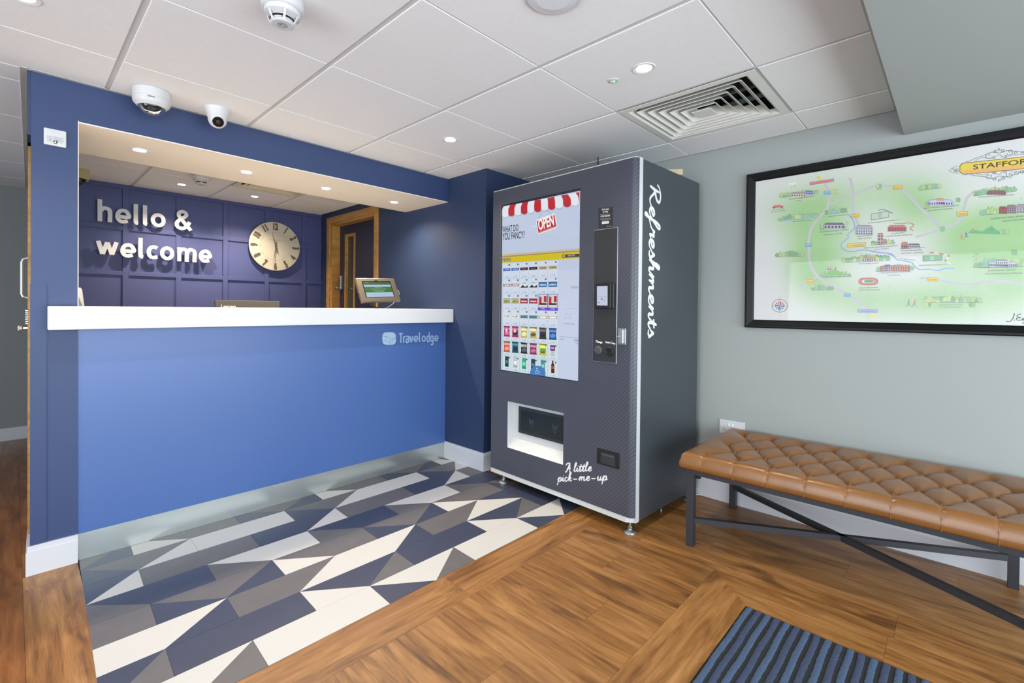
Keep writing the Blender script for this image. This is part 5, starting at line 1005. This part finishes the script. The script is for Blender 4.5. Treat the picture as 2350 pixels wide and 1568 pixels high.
mpn.poly([C7(*p) for p in [(482, 655), (490, 632), (530, 610), (600, 605), (640, 622), (662, 628), (655, 645)]], (222, 120, 124), 6); mpn.disc(*C7(517, 652), 2, 2, (140, 70, 76), 7); mpn.disc(*C7(632, 640), 2, 2, (140, 70, 76), 7)
lab(C7, 'STAFFORD CAR', 480, 695, 668, 672, 20); lab(C7, 'DRIVING CENTRE', 466, 728, 690, 700, 20)
wood(C7, 580, 1190, 860, 800, 12, 12); mpn.poly([C7(*p) for p in [(640, 855), (720, 825), (850, 822), (840, 838), (760, 846)]], (150, 184, 226), 11); mpn.poly([C7(*p) for p in [(910, 812), (1050, 795), (1150, 790), (1120, 812), (960, 822)]], (150, 184, 226), 11); lab(C7, 'SEIGHFORD LAKES', 800, 872, 1085, 850, 22)
wood(C7, 1300, 1640, 755, 718, 7, 12); mpn.poly([C7(*p) for p in [(1380, 735), (1420, 705), (1500, 690), (1520, 700), (1450, 732)]], (150, 184, 226), 11); lab(C7, 'DOXEY MARSHES', 1355, 792, 1620, 768, 22)
for x, y in ((1460, 415), (2132, 330)): pair(C7, x, y + 25)
wood(C7, 540, 970, 1412, 1400, 9, 12); plate(C7, 'M6', 1288, 400, 1380, 452, BL_, BT, -8); plate(C7, 'M6', 1002, 1205, 1090, 1252, BL_, BT, -2); plate(C7, 'A34', 1710, 758, 1822, 804, OR_, OT, -10); plate(C7, 'STAFFORD', 1655, 1205, 1925, 1258, OR_, OT, -18)
bld_(C7, 1280, 885, 1600, 975, (190, 190, 196), (120, 110, 124), 6); mpn.line([C7(1220, 985), C7(1640, 945)], 2 * pxm, (110, 150, 90), 9, False); mpn.line([C7(1222, 900), C7(1232, 975)], 1 * pxm, INK, 9, False); mpn.ring(*C7(1640, 888), 2.4, 3.2, .9 * pxm, INK, 9, 12)
lab(C7, 'STAFFORD RUGBY UNION', 1198, 1038, 1662, 994); lab(C7, 'FOOTBALL CLUB', 1280, 1078, 1555, 1056)
bld_(C7, 1775, 925, 2030, 1062, (206, 206, 212), (170, 170, 180), 7, 3, .25); lab(C7, 'THE ANCIENT', 1785, 1105, 2028, 1082); lab(C7, 'HIGH HOUSE', 1802, 1140, 2015, 1122)
mpn.poly([C7(*p) for p in [(2005, 745), (2285, 700), (2285, 800), (2010, 845)]], INK, 6); mpn.poly([C7(*p) for p in [(2012, 752), (2278, 709), (2278, 792), (2016, 836)]], (196, 214, 190), 7); mpn.ring(*C7(2145, 775), 3.2, 3.4, .8 * pxm, INK, 8, 14); mpn.line([C7(2145, 733), C7(2145, 815)], .8 * pxm, INK, 8, False); mpn.line([C7(2120, 690), C7(2200, 680), C7(2290, 715), C7(2340, 735)], 2.5 * pxm, (130, 134, 176), 8)
lab(C7, 'STAFFORD RANGERS F.C.', 1958, 898, 2470, 838, 22)
bld_(C8_, 215, 1330, 445, 1405, (196, 96, 100), (214, 120, 120), 6, 2); mpn.line([C8_(*p) for p in [(290, 1300), (400, 1310), (480, 1295), (545, 1325), (500, 1370), (540, 1400)]], 2.2 * pxm, (206, 120, 116), 8); lab(C8_, 'STAFFORD', 255, 1445, 425, 1430, 22, 5.6); lab(C8_, 'GATEHOUSE THEATRE', 188, 1478, 528, 1455, 22, 5.6)
wood(C10, 0, 345, 150, 130, 6, 10); bld_(C10, 95, -25, 175, 135, (206, 170, 160), (190, 150, 146), 2, 3, .1); bld_(C10, 175, 60, 230, 130, (206, 170, 160), (176, 140, 136), 2)
lab(C10, 'THE COLLEGIATE CHURCH', -120, 202, 390, 165); lab(C10, 'OF ST MARY', 40, 226, 262, 206)
bld_(C10, 450, 105, 545, 200, (196, 140, 120), (196, 140, 120), 3); bld_(C10, 545, 128, 728, 195, (216, 206, 206), (130, 120, 130), 6); mpn.line([C10(420, 208), C10(800, 184)], 1.4 * pxm, INK, 9, False); lab(C10, 'STAFFORDSHIRE', 448, 244, 760, 228); lab(C10, 'HISTORY CENTRE', 440, 282, 782, 266)
mpn.poly([C10(*p) for p in [(765, 305), (1062, 300), (1060, 385), (768, 395)]], (150, 152, 156), 6); mpn.poly([C10(*p) for p in [(790, 318), (1040, 312), (1038, 366), (792, 376)]], (130, 190, 130), 7); mpn.ring(*C10(907, 345), 4, 4, .8 * pxm, (230, 236, 230), 8, 14); mpn.line([C10(907, 318), C10(907, 370)], .8 * pxm, (230, 236, 230), 8, False)
for i, sgm in enumerate(zip([(870, 268), (940, 256), (1010, 272), (1080, 290), (1150, 290), (1165, 330), (1110, 360), (1115, 400)], [(940, 256), (1010, 272), (1080, 290), (1150, 290), (1165, 330), (1110, 360), (1115, 400), (1180, 425)])): mpn.line([C10(*sgm[0]), C10(*sgm[1])], 2.6 * pxm, (206, 92, 86) if i % 2 == 0 else (238, 236, 236), 8, False)
lab(C10, 'STAFFORD TOWN F.C.', 706, 466, 1145, 446); lab(C10, 'RIVER SOW', 425, 358, 655, 388)
wood(C9, 1560, 2300, 292, 258, 13, 15); bld_(C9, 1870, 205, 2080, 268, (206, 196, 200), (214, 150, 150), 6); lab(C9, 'VICTORIA PARK', 1815, 318, 2130, 302)
wood(C9, 2090, 2300, 430, 425, 4, 12); wood(C10, 75, 640, 545, 520, 11, 13); bld_(C10, 140, 455, 570, 540, (220, 150, 120), (206, 140, 116), 12, 3, .12); bld_(C10, 195, 445, 290, 540, (226, 196, 180), (110, 110, 190), 3, 3, .25); lab(C10, 'TRAVELODGE STAFFORD', 135, 578, 598, 556); lab(C10, 'CENTRAL', 245, 612, 438, 604)
wood(C9, 1220, 1700, 500, 505, 9, 12); mpn.poly([C9(*p) for p in [(1310, 480), (1350, 420), (1430, 395), (1520, 420), (1610, 470), (1600, 484)]], (140, 190, 110), 11); bld_(C9, 1330, 350, 1400, 405, (226, 190, 190), (206, 170, 170), 2); bld_(C9, 1440, 355, 1480, 400, (226, 190, 190), (206, 170, 170), 1); lab(C9, 'STAFFORD CASTLE', 1268, 522, 1592, 512)
mpn.poly(sq(*C9(1965, 578), 22.5, 8.5, 28, 3), (150, 90, 90), 6); mpn.poly(sq(*C9(1965, 578), 21.5, 7.6, 28, 3), (216, 130, 124), 7); mpn.poly(sq(*C9(1965, 578), 14, 4, 28, 3), (230, 226, 222), 8); mpn.poly(sq(*C9(1975, 576), 11, 3, 20, 5), (120, 170, 120), 9); lab(C9, 'ROWLEY PARK', 1828, 688, 2118, 680); lab(C9, 'SPORTS STADIUM', 1815, 722, 2142, 716)
plate(C9, 'A518', 1012, 554, 1120, 600, OR_, OT); wood(C9, 1095, 1425, 715, 712, 7, 12); plate(C9, 'M6', 1594, 766, 1690, 816, BL_, BT); plate(C9, 'THE SOUTH', 1802, 1010, 2110, 1052, (170, 184, 230), (50, 60, 140), 2)
mpn.poly([C9(*p) for p in [(2000, 1065), (2045, 1090), (2060, 1075), (2078, 1130), (2020, 1128), (2035, 1108), (1990, 1098)]], (240, 224, 100), 6)
# compass
cx_, cy_ = C9(600, 953); mpn.ring(cx_, cy_, 17.5, 14.8, 1.3 * pxm, (60, 66, 90), 6, 30)
for k in range(12):
    a = 2 * math.pi * (k + .5) / 12; c = (206, 110, 110) if math.sin(a) < 0 else (110, 140, 190); mpn.poly([(cx_, cy_), (cx_ + 11.5 * math.cos(a - .12), cy_ + 9.6 * math.sin(a - .12)), (cx_ + 11.5 * math.cos(a + .12), cy_ + 9.6 * math.sin(a + .12))], c, 7)
for k in range(4):
    a = math.pi / 2 * k; mpn.poly([(cx_ + 20 * math.cos(a), cy_ + 17 * math.sin(a)), (cx_ + 2.4 * math.cos(a + math.pi / 4), cy_ + 2.4 * math.sin(a + math.pi / 4)), (cx_, cy_)], (60, 66, 76), 8); mpn.poly([(cx_ + 20 * math.cos(a), cy_ + 17 * math.sin(a)), (cx_ + 2.4 * math.cos(a - math.pi / 4), cy_ + 2.4 * math.sin(a - math.pi / 4)), (cx_, cy_)], (232, 232, 232), 8)
for t_, x, y in (('N', 592, 818), ('S', 592, 1106), ('W', 412, 960), ('E', 756, 962)): lab(C9, t_, x, y, x + 20, y, 18, c=(150, 150, 156))
plate(C8_, 'A513', 288, 828, 395, 872, OR_, OT, -8, 5.6); pair(C8_, 98, 868); wood(C8_, 608, 892, 882, 850, 7, 13)
bld_(C8_, 735, 1000, 1045, 1075, (206, 210, 236), (196, 200, 226), 10); bld_(C8_, 832, 985, 935, 1070, (214, 206, 220), (226, 150, 140), 4); wood(C8_, 690, 735, 1082, 1080, 2, 9); pair(C8_, 1115, 1030, .9); lab(C8_, 'BEACONSIDE CONFERENCE', 672, 1118, 1120, 1080, 20, 5.6); lab(C8_, '& EVENTS CENTRE', 728, 1148, 1045, 1120, 20, 5.6)
wood(C8_, 1315, 1860, 953, 892, 11, 14); bld_(C8_, 1485, 880, 1725, 935, (160, 110, 110), (140, 100, 104), 7); lab(C8_, 'STAFFORD SHOWGROUND', 1380, 975, 1832, 942, 20, 5.6); plate(C8_, 'A518', 1104, 1162, 1234, 1212, OR_, OT, -8, 5.6); pair(C8_, 910, 1405)
wood(C8_, 1400, 1650, 1200, 1180, 6, 16); bld_(C8_, 1640, 1090, 1740, 1180, (170, 96, 90), (150, 80, 80), 3, 3); bld_(C8_, 1740, 1070, 1860, 1172, (176, 140, 140), (150, 120, 120), 4, 3); bld_(C8_, 1860, 1060, 2050, 1165, (186, 180, 190), (160, 150, 160), 5, 3); lab(C8_, 'INGESTRE HALL RESIDENTIAL', 1535, 1255, 2120, 1205, 26, 5.6, INK); lab(C8_, 'ARTS CENTRE', 1685, 1288, 1980, 1258, 26, 5.6, INK)
mpn.poly([C8_(*p) for p in [(1250, 1430), (1320, 1385), (1420, 1410), (1480, 1370), (1540, 1340), (1640, 1410), (1700, 1440), (1640, 1445)]], (120, 180, 130), 5)
mpn.poly([C8_(*p) for p in [(1505, 1405), (1545, 1330), (1590, 1395)]], (110, 176, 130), 6)
for x in (1665, 1700, 1735, 1765): tree(*C8_(x, 1445), 6, 11, 7, 0)
for x, y, c in ((1160, 1440, (226, 130, 110)), (1215, 1410, (110, 120, 190))): mpn.disc(*C8_(x, y), 1.5, 1.7, (226, 160, 130), 7); mpn.line([C8_(x, y + 12), C8_(x + 5, y + 45)], 3 * pxm, c, 7, False); mpn.line([C8_(x + 5, y + 45), C8_(x - 15, y + 78)], 1.2 * pxm, c, 7, False); mpn.line([C8_(x + 5, y + 45), C8_(x + 28, y + 75)], 1.2 * pxm, c, 7, False)
mpn.line([C8_(1250, 1425), C8_(1312, 1372)], .8 * pxm, INK, 7, False); mpn.poly([C8_(*p) for p in [(1308, 1372), (1350, 1345), (1345, 1365), (1312, 1385)]], (240, 170, 110), 8)
wood(C10, 790, 1660, 1010, 1012, 15, 15); mpn.poly([C10(*p) for p in [(1050, 1000), (1120, 985), (1260, 990), (1240, 1008)]], (130, 180, 210), 11); pair(C10, 850, 1075, 1.3); pair(C10, 1510, 1080, 1.3); lab(C10, 'CANNOCK CHASE', 988, 1058, 1365, 1050, 26, 6.5, (120, 136, 130)); lab(C10, 'COUNTRY PARK', 1002, 1094, 1350, 1088, 26, 6.5, (120, 136, 130))
for x, c in ((555, (110, 170, 170)), (645, (226, 130, 130))): mpn.disc(*C10(x + 12, 965), 1.4, 1.7, (220, 140, 120), 7); mpn.line([C10(x + 5, 980), C10(x, 1025)], 4 * pxm, c, 7, False); mpn.line([C10(x, 1025), C10(x - 40, 1075)], 1.5 * pxm, (110, 120, 110), 7, False); mpn.line([C10(x, 1025), C10(x + 35, 1072)], 1.5 * pxm, (110, 140, 170), 7, False)
wood(C10, 1530, 2400, 485, 465, 13, 20); bld_(C10, 1760, 400, 2180, 480, (196, 198, 206), (190, 192, 202), 14, 1, .2); bld_(C10, 1855, 370, 2045, 480, (206, 208, 214), (150, 152, 164), 6, 2, .2); mpn.line([C10(1620, 492), C10(2330, 465)], 1.4 * pxm, INK, 14, False); lab(C10, 'NATIONAL TRUST -', 1750, 545, 2200, 530, 32, 6.5, INK); lab(C10, 'SHUGBOROUGH ESTATE', 1702, 592, 2258, 582, 32, 6.5, INK); pair(C10, 2145, 298, 1.1); plate(C10, 'A34', 850, 636, 982, 688, OR_, OT, 4, 6.5)
for f, pts in ((C10, [(1530, 322), (1580, 292), (1640, 318), (1575, 350), (1700, 345)]), (C9, [(1238, 275), (1232, 312), (1300, 315)]), (C7, [(832, 318), (780, 345)]), (C8_, [(1925, 985)])):
    for x, y in pts: a = f(x, y); mpn.line([(a[0] - 2, a[1] - 1), (a[0], a[1] + .6), (a[0] + 2.2, a[1] - 1.2)], .9 * pxm, INK, 7, False)
# title cartouche
cA = [C8_(1140, 570), C8_(1170, 535), C8_(2500, 395), C8_(2500, 545), C8_(1190, 672), C8_(1140, 640)]
mpn.poly([(x + dx, y + dy) for (x, y), (dx, dy) in zip(cA, [(-1.2, -1), (-1, -1.2), (0, -1.2), (0, 1.2), (-1, 1.2), (-1.2, 1)])], (90, 84, 80), 6); mpn.poly(cA, (236, 208, 84), 7); mpn.poly([C8_(1170, 625), C8_(2500, 490), C8_(2500, 545), C8_(1190, 670)], (238, 184, 110), 8)
mpn.text('STAFFORD', C8_(1306, 612), C8_(2135, 522), .0235, (72, 64, 56), 9, .012)
def curl(f, x, y, r, dirn, turns=1.4, ph=0):
    mpn.line([f(x + dirn * r * (1 - t) * math.cos(ph + 2 * math.pi * turns * t), y + r * (1 - t) * math.sin(ph + 2 * math.pi * turns * t)) for t in [k / 14 for k in range(13)]], 1.1 * pxm, INK, 9)
for up_, yy in ((1, 0), (-1, 1)):
    for x, y, r, d_ in ((1500, 430, 45, 1), (1585, 375, 26, -1), (1690, 365, 28, 1), (1780, 385, 48, -1), (1640, 350, 20, 1), (1575, 455, 22, 1), (1720, 440, 22, -1), (1860, 400, 34, 1), (1940, 395, 30, -1), (2050, 365, 36, 1)):
        ym = y + (0 if up_ == 1 else 2 * ((600 - (x - 1140) * .105) - y) + 0); curl(C8_, x, ym, r, d_, 1.3, .4 * up_)
    f2 = (lambda pts: pts) if up_ == 1 else (lambda pts: [(x, 2 * (600 - (x - 1140) * .105) - y) for x, y in pts])
    mpn.line([C8_(*p) for p in f2([(1212, 500), (1235, 515), (1330, 470), (1450, 430), (1560, 385), (1640, 400), (1730, 370), (1830, 375), (1960, 390), (2100, 400)])], 1.3 * pxm, INK, 9)
    mpn.line([C8_(*p) for p in f2([(1330, 500), (1420, 460), (1540, 470), (1640, 420), (1700, 455), (1830, 420)])], 1.0 * pxm, INK, 9)
curl(C8_, 1095, 615, 28, 1, 1.3); mpn.line([C8_(*p) for p in [(1115, 575), (1060, 580), (1020, 615), (985, 625)]], 1.1 * pxm, INK, 9); mpn.line([C8_(*p) for p in [(1118, 658), (1070, 655), (1030, 640), (1000, 640)]], 1.1 * pxm, INK, 9); mpn.line([C8_(*p) for p in [(1110, 600), (1080, 640), (1050, 600), (1020, 590)]], 1.1 * pxm, INK, 9)
SGN = (50, 50, 54)
mpn.line([C10(*p) for p in [(2145, 1170), (2125, 1240), (2085, 1290), (2040, 1298), (2018, 1285)]], 1.6 * pxm, SGN, 9); mpn.disc(*C10(2140, 1276), 1.1, 1.1, SGN, 9, 8); mpn.line([C10(*p) for p in [(2250, 1180), (2200, 1195), (2185, 1225), (2240, 1238), (2180, 1245), (2190, 1275), (2270, 1272)]], 1.6 * pxm, SGN, 9); mpn.line([C10(*p) for p in [(2290, 1240), (2260, 1255), (2275, 1275), (2300, 1245), (2290, 1310), (2255, 1322)]], 1.6 * pxm, SGN, 9)
mpn.build('map_print', M['print'], mp_)
MB().box((XPP - .0045, py1 + .04, pz0 + .04), (XPP - .003, py0 - .04, pz1 - .04)).build('glazing', M['glass'], mp_)
# ================================================================= BENCH
bn = root('bench', (2.735, -2.615, 0), 'long tan leather button-tufted bench on a dark steel X frame under the map', 'bench')
bx0, bx1, by0, by1 = 2.365, 3.090, -3.265, -1.972; zb_, zt_ = .402, .470
P_ = .1478; rowsx = [2.462, 2.594, 2.727, 2.860, 2.990]; btn = []
for r_, x in enumerate(rowsx):
    y = -2.083 - (P_ / 2 if r_ % 2 else 0)
    while y > by0 + .06: btn.append((x, y, r_)); y -= P_
seg = []
for x, y, r_ in btn:
    for x2, y2, r2 in btn:
        if r2 == r_ + 1 and abs(abs(y2 - y) - P_ / 2) < .01: seg.append((x, y, x2, y2, 0))
    if r_ == 0: seg.append((x, y, bx0 - .01, y, 1))
    if r_ == 4: seg.append((x, y, bx1 + .01, y, 1))
first = [max(b[1] for b in btn if b[2] == r_) for r_ in range(5)]; last = [min(b[1] for b in btn if b[2] == r_) for r_ in range(5)]
for r_ in (0, 2, 4): seg.append((rowsx[r_], first[r_], rowsx[r_], by1 + .01, 2))
for r_ in range(5):
    if r_ % 2 == 0: seg.append((rowsx[r_], last[r_], rowsx[r_], by0 - .01, 2))
sx = np.linspace(0, 1, 150); sy = np.linspace(0, 1, 262)
XX, YY = np.meshgrid(bx0 + (bx1 - bx0) * sx, by1 + (by0 - by1) * sy, indexing='ij')
def dseg(a, b, c, d):
    vx, vy = c - a, d - b; L2 = vx * vx + vy * vy; t = np.clip(((XX - a) * vx + (YY - b) * vy) / L2, 0, 1); return np.hypot(XX - a - t * vx, YY - b - t * vy), t
ds = np.full(XX.shape, 9.0); dp = np.full(XX.shape, 9.0)
for a, b, c, d, k in seg:
    q, t = dseg(a, b, c, d)
    if k == 0: ds = np.minimum(ds, q)
    elif k == 1: dp = np.minimum(dp, q + .001)
    else: dp = np.minimum(dp, q + .012 + t * .03)
db = np.full(XX.shape, 9.0)
for x, y, r_ in btn: db = np.minimum(db, np.hypot(XX - x, YY - y))
de = np.minimum(np.minimum(XX - bx0, bx1 - XX), np.minimum(by1 - YY, YY - by0))
R_ = .034; edge_h = np.where(de < R_, -(R_ - np.sqrt(np.maximum(0, R_ ** 2 - (R_ - de) ** 2))) * 1.15, 0)
dall = np.minimum(ds, dp * 3.5)
thb = np.zeros(XX.shape); dbb = np.full(XX.shape, 9.0)
for x, y, r_ in btn:
    q = np.hypot(XX - x, YY - y); w_ = q < dbb; dbb = np.where(w_, q, dbb); thb = np.where(w_, np.arctan2(YY - y, XX - x), thb)
wrk = .0016 * np.sin(9 * thb + 2.1) * np.exp(-((dbb - .022) / .016) ** 2) + .0009 * np.sin(17 * thb + XX * 40) * np.exp(-((dbb - .018) / .010) ** 2)
pil = .018 * (1 - np.exp(-ds / .028)) * (1 - .30 * np.exp(-dp / .008)) + wrk - .017 * np.exp(-(db / .021) ** 2) - .0055 * np.exp(-(ds / .0035) ** 2) - .0035 * np.exp(-(dp / .003) ** 2)
ang_ = np.arctan2(YY - np.round(YY / P_) * P_, XX)
wr = .0012 * np.sin(np.arctan2(YY * 1.0 - np.array(0), XX) * 0 + 40 * XX + 55 * YY) * np.exp(-db / .05)
ZZ = zt_ + .001 + pil + edge_h + .010 * np.exp(-((de - .09) / .08) ** 2) * 0 + wr * .3
ZZ = np.maximum(ZZ, zb_ + .012)
dpx = None
# the edge bulges out between pleats
bul = .0 * (1 - np.exp(-dp / .02)) * np.exp(-(de / .03) ** 2)
Vx = XX.copy(); Vy = YY.copy(); Vx -= np.where(XX - bx0 < .03, bul, 0); Vx += np.where(bx1 - XX < .03, bul, 0)
n1, n2 = XX.shape; V = [(float(Vx[i, j]), float(Vy[i, j]), float(ZZ[i, j])) for i in range(n1) for j in range(n2)]
Fc = [(i * n2 + j, i * n2 + j + 1, (i + 1) * n2 + j + 1, (i + 1) * n2 + j) for i in range(n1 - 1) for j in range(n2 - 1)]
Fc = [f[::-1] for f in Fc]
bnd = [i * n2 for i in range(n1)] + [(n1 - 1) * n2 + j for j in range(1, n2)] + [i * n2 + n2 - 1 for i in range(n1 - 2, -1, -1)] + [j for j in range(n2 - 2, 0, -1)]
k0 = len(V); prev = bnd
for lv, (off, zz) in enumerate(((.004, .432), (.004, .415), (-.004, .402))):
    st_ = len(V)
    for b in bnd:
        x, y, z = V[b]; ox = -off if x < bx0 + .002 + .008 and x < 2.5 else (off if x > bx1 - .002 else 0); oy = off if y > by1 - .002 else (-off if y < by0 + .002 else 0); V.append((x + ox, y + oy, zz))
    cur = list(range(st_, st_ + len(bnd))); nb = len(bnd)
    Fc += [(prev[i], cur[i], cur[(i + 1) % nb], prev[(i + 1) % nb])[::-1] for i in range(nb)]; prev = cur
Fc.append(tuple(prev))
cu = mk('cushion', V, Fc, M['leather'], bn, smooth=True)
bm = bmesh.new(); bm.from_mesh(cu.data); bmesh.ops.recalc_face_normals(bm, faces=bm.faces[:]); bm.to_mesh(cu.data); bm.free()
for x, y, r_ in btn: MB().lathe((x, y, zt_ - .027), [(.0085, -.004), (.0085, .001), (.006, .0035), (.001, .0045)], 10).build('button', M['leather'], cu)
for x, y, r_ in btn:
    if r_ == 0: MB().tube([(bx0 - .0035, y, .404), (bx0 - .005, y, .43), (bx0 - .002, y, .446), (bx0 + .006, y, .458)], .0016, 6).build('seam_piping', M['leather'], cu)
lg = [(2.392, -1.996), (3.042, -1.990), (3.026, -3.178), (2.392, -3.190)]
for x, y in lg: MB().box((x, y - .036, 0), (x + .036, y, .372), .0015).build('leg', M['frame'], bn)
zr0, zr1 = .372, .401
MB().box((2.392, -3.226, zr0), (2.428, -1.99, zr1), .0015).build('rail', M['frame'], bn); MB().box((3.042, -3.226, zr0), (3.078, -1.99, zr1), .0015).build('rail', M['frame'], bn)
MB().box((2.428, -2.026, zr0), (3.042, -1.99, zr1), .0015).build('rail', M['frame'], bn); MB().box((2.428, -3.226, zr0), (3.042, -3.19, zr1), .0015).build('rail', M['frame'], bn)
m = MB(); m.bar((2.418, -2.02, .130), (3.052, -3.20, .130), .026, .026); m.build('cross_brace', M['frame'], bn); m = MB(); m.bar((3.052, -2.016, .130), (2.418, -3.20, .130), .026, .026); m.build('cross_brace', M['frame'], bn)
MB().box((2.428, -2.05, .345), (2.446, -2.03, .371), .002).build('bracket', M['black'], bn)
# ================================================================= MAT
mt_ = root('entrance_mat', (1.1, -3.2, 0), 'blue ribbed entrance mat let into the oak floor at the bottom right', 'mat')
MB().box((.06, -4.2, -.0005), (2.066, -2.389, .0015)).build('backing', M['matdark'], mt_)
def rib_mesh(seed, w=.0215, h=.0058):
    rnd = random.Random(seed); nx = 260; V = []; Fc = []; x0, x1 = .065, 2.064; np_ = 7
    for i in range(nx):
        x = x0 + (x1 - x0) * i / (nx - 1); off = .0012 * math.sin(x * 23 + seed) + rnd.uniform(-.0006, .0006)
        for j in range(np_): a = math.pi * j / (np_ - 1); V.append((x, off + (w / 2 + rnd.uniform(-.001, .001)) * math.cos(a), .0005 + h * abs(math.sin(a)) ** .5 + rnd.uniform(-.0006, .0006)))
    for i in range(nx - 1):
        for j in range(np_ - 1): Fc.append((i * np_ + j, (i + 1) * np_ + j, (i + 1) * np_ + j + 1, i * np_ + j + 1))
    me = bpy.data.meshes.new('rib'); me.from_pydata(V, [], Fc); return me
rm = []
for s in range(4): me = rib_mesh(s); me.materials.append(M['matblue'] if s % 2 == 0 else M['matnavy']); rm.append(me)
y = -2.402; k = 0
while y > -4.18:
    o = bpy.data.objects.new('rib', rm[(k % 2) + 2 * ((k // 2) % 2)]); COL.objects.link(o); place(o, Matrix.Translation((0, y, 0)), mt_); y -= .0338; k += 1
# ================================================================= SOCKET
so = root('wall_socket', (XW - .005, -1.98, .432), 'white double wall socket with a plug, above the left end of the bench', 'socket')
MB().box((XW - .0095, -2.056, .433), (XW - .0005, -1.904, .521), .003).build('plate', M['wplastic'], so)
for y in (-1.962, -1.984): MB().obox((XW - .0105, y, .494), (1, 0, -.12), (0, 1, 0), (.12, 0, 1), (.0028, .0048, .0095), .001).build('switch', M['white'], so)
for y, z, a, b in ((-1.932, .470, .0016, .004), (-1.9245, .4585, .0038, .0015), (-1.9395, .4585, .0038, .0015)): MB().box((XW - .0102, y - a, z - b), (XW - .009, y + a, z + b)).build('pin_hole', M['black'], so)
for y in (-1.911, -2.049): MB().lathe((XW - .0095, y, .476), [(.003, 0), (.003, .0006)], 10, NX).build('screw', M['galv'], so)
MB().box((XW - .0102, -1.927, .507), (XW - .0093, -1.921, .509)).build('neon', mat('red_neon', (200, 40, 50), .4), so)
m = MB(); m.box((XW - .042, -2.040, .435), (XW - .0095, -1.994, .482), .009); m.build('plug', M['wplastic'], so)
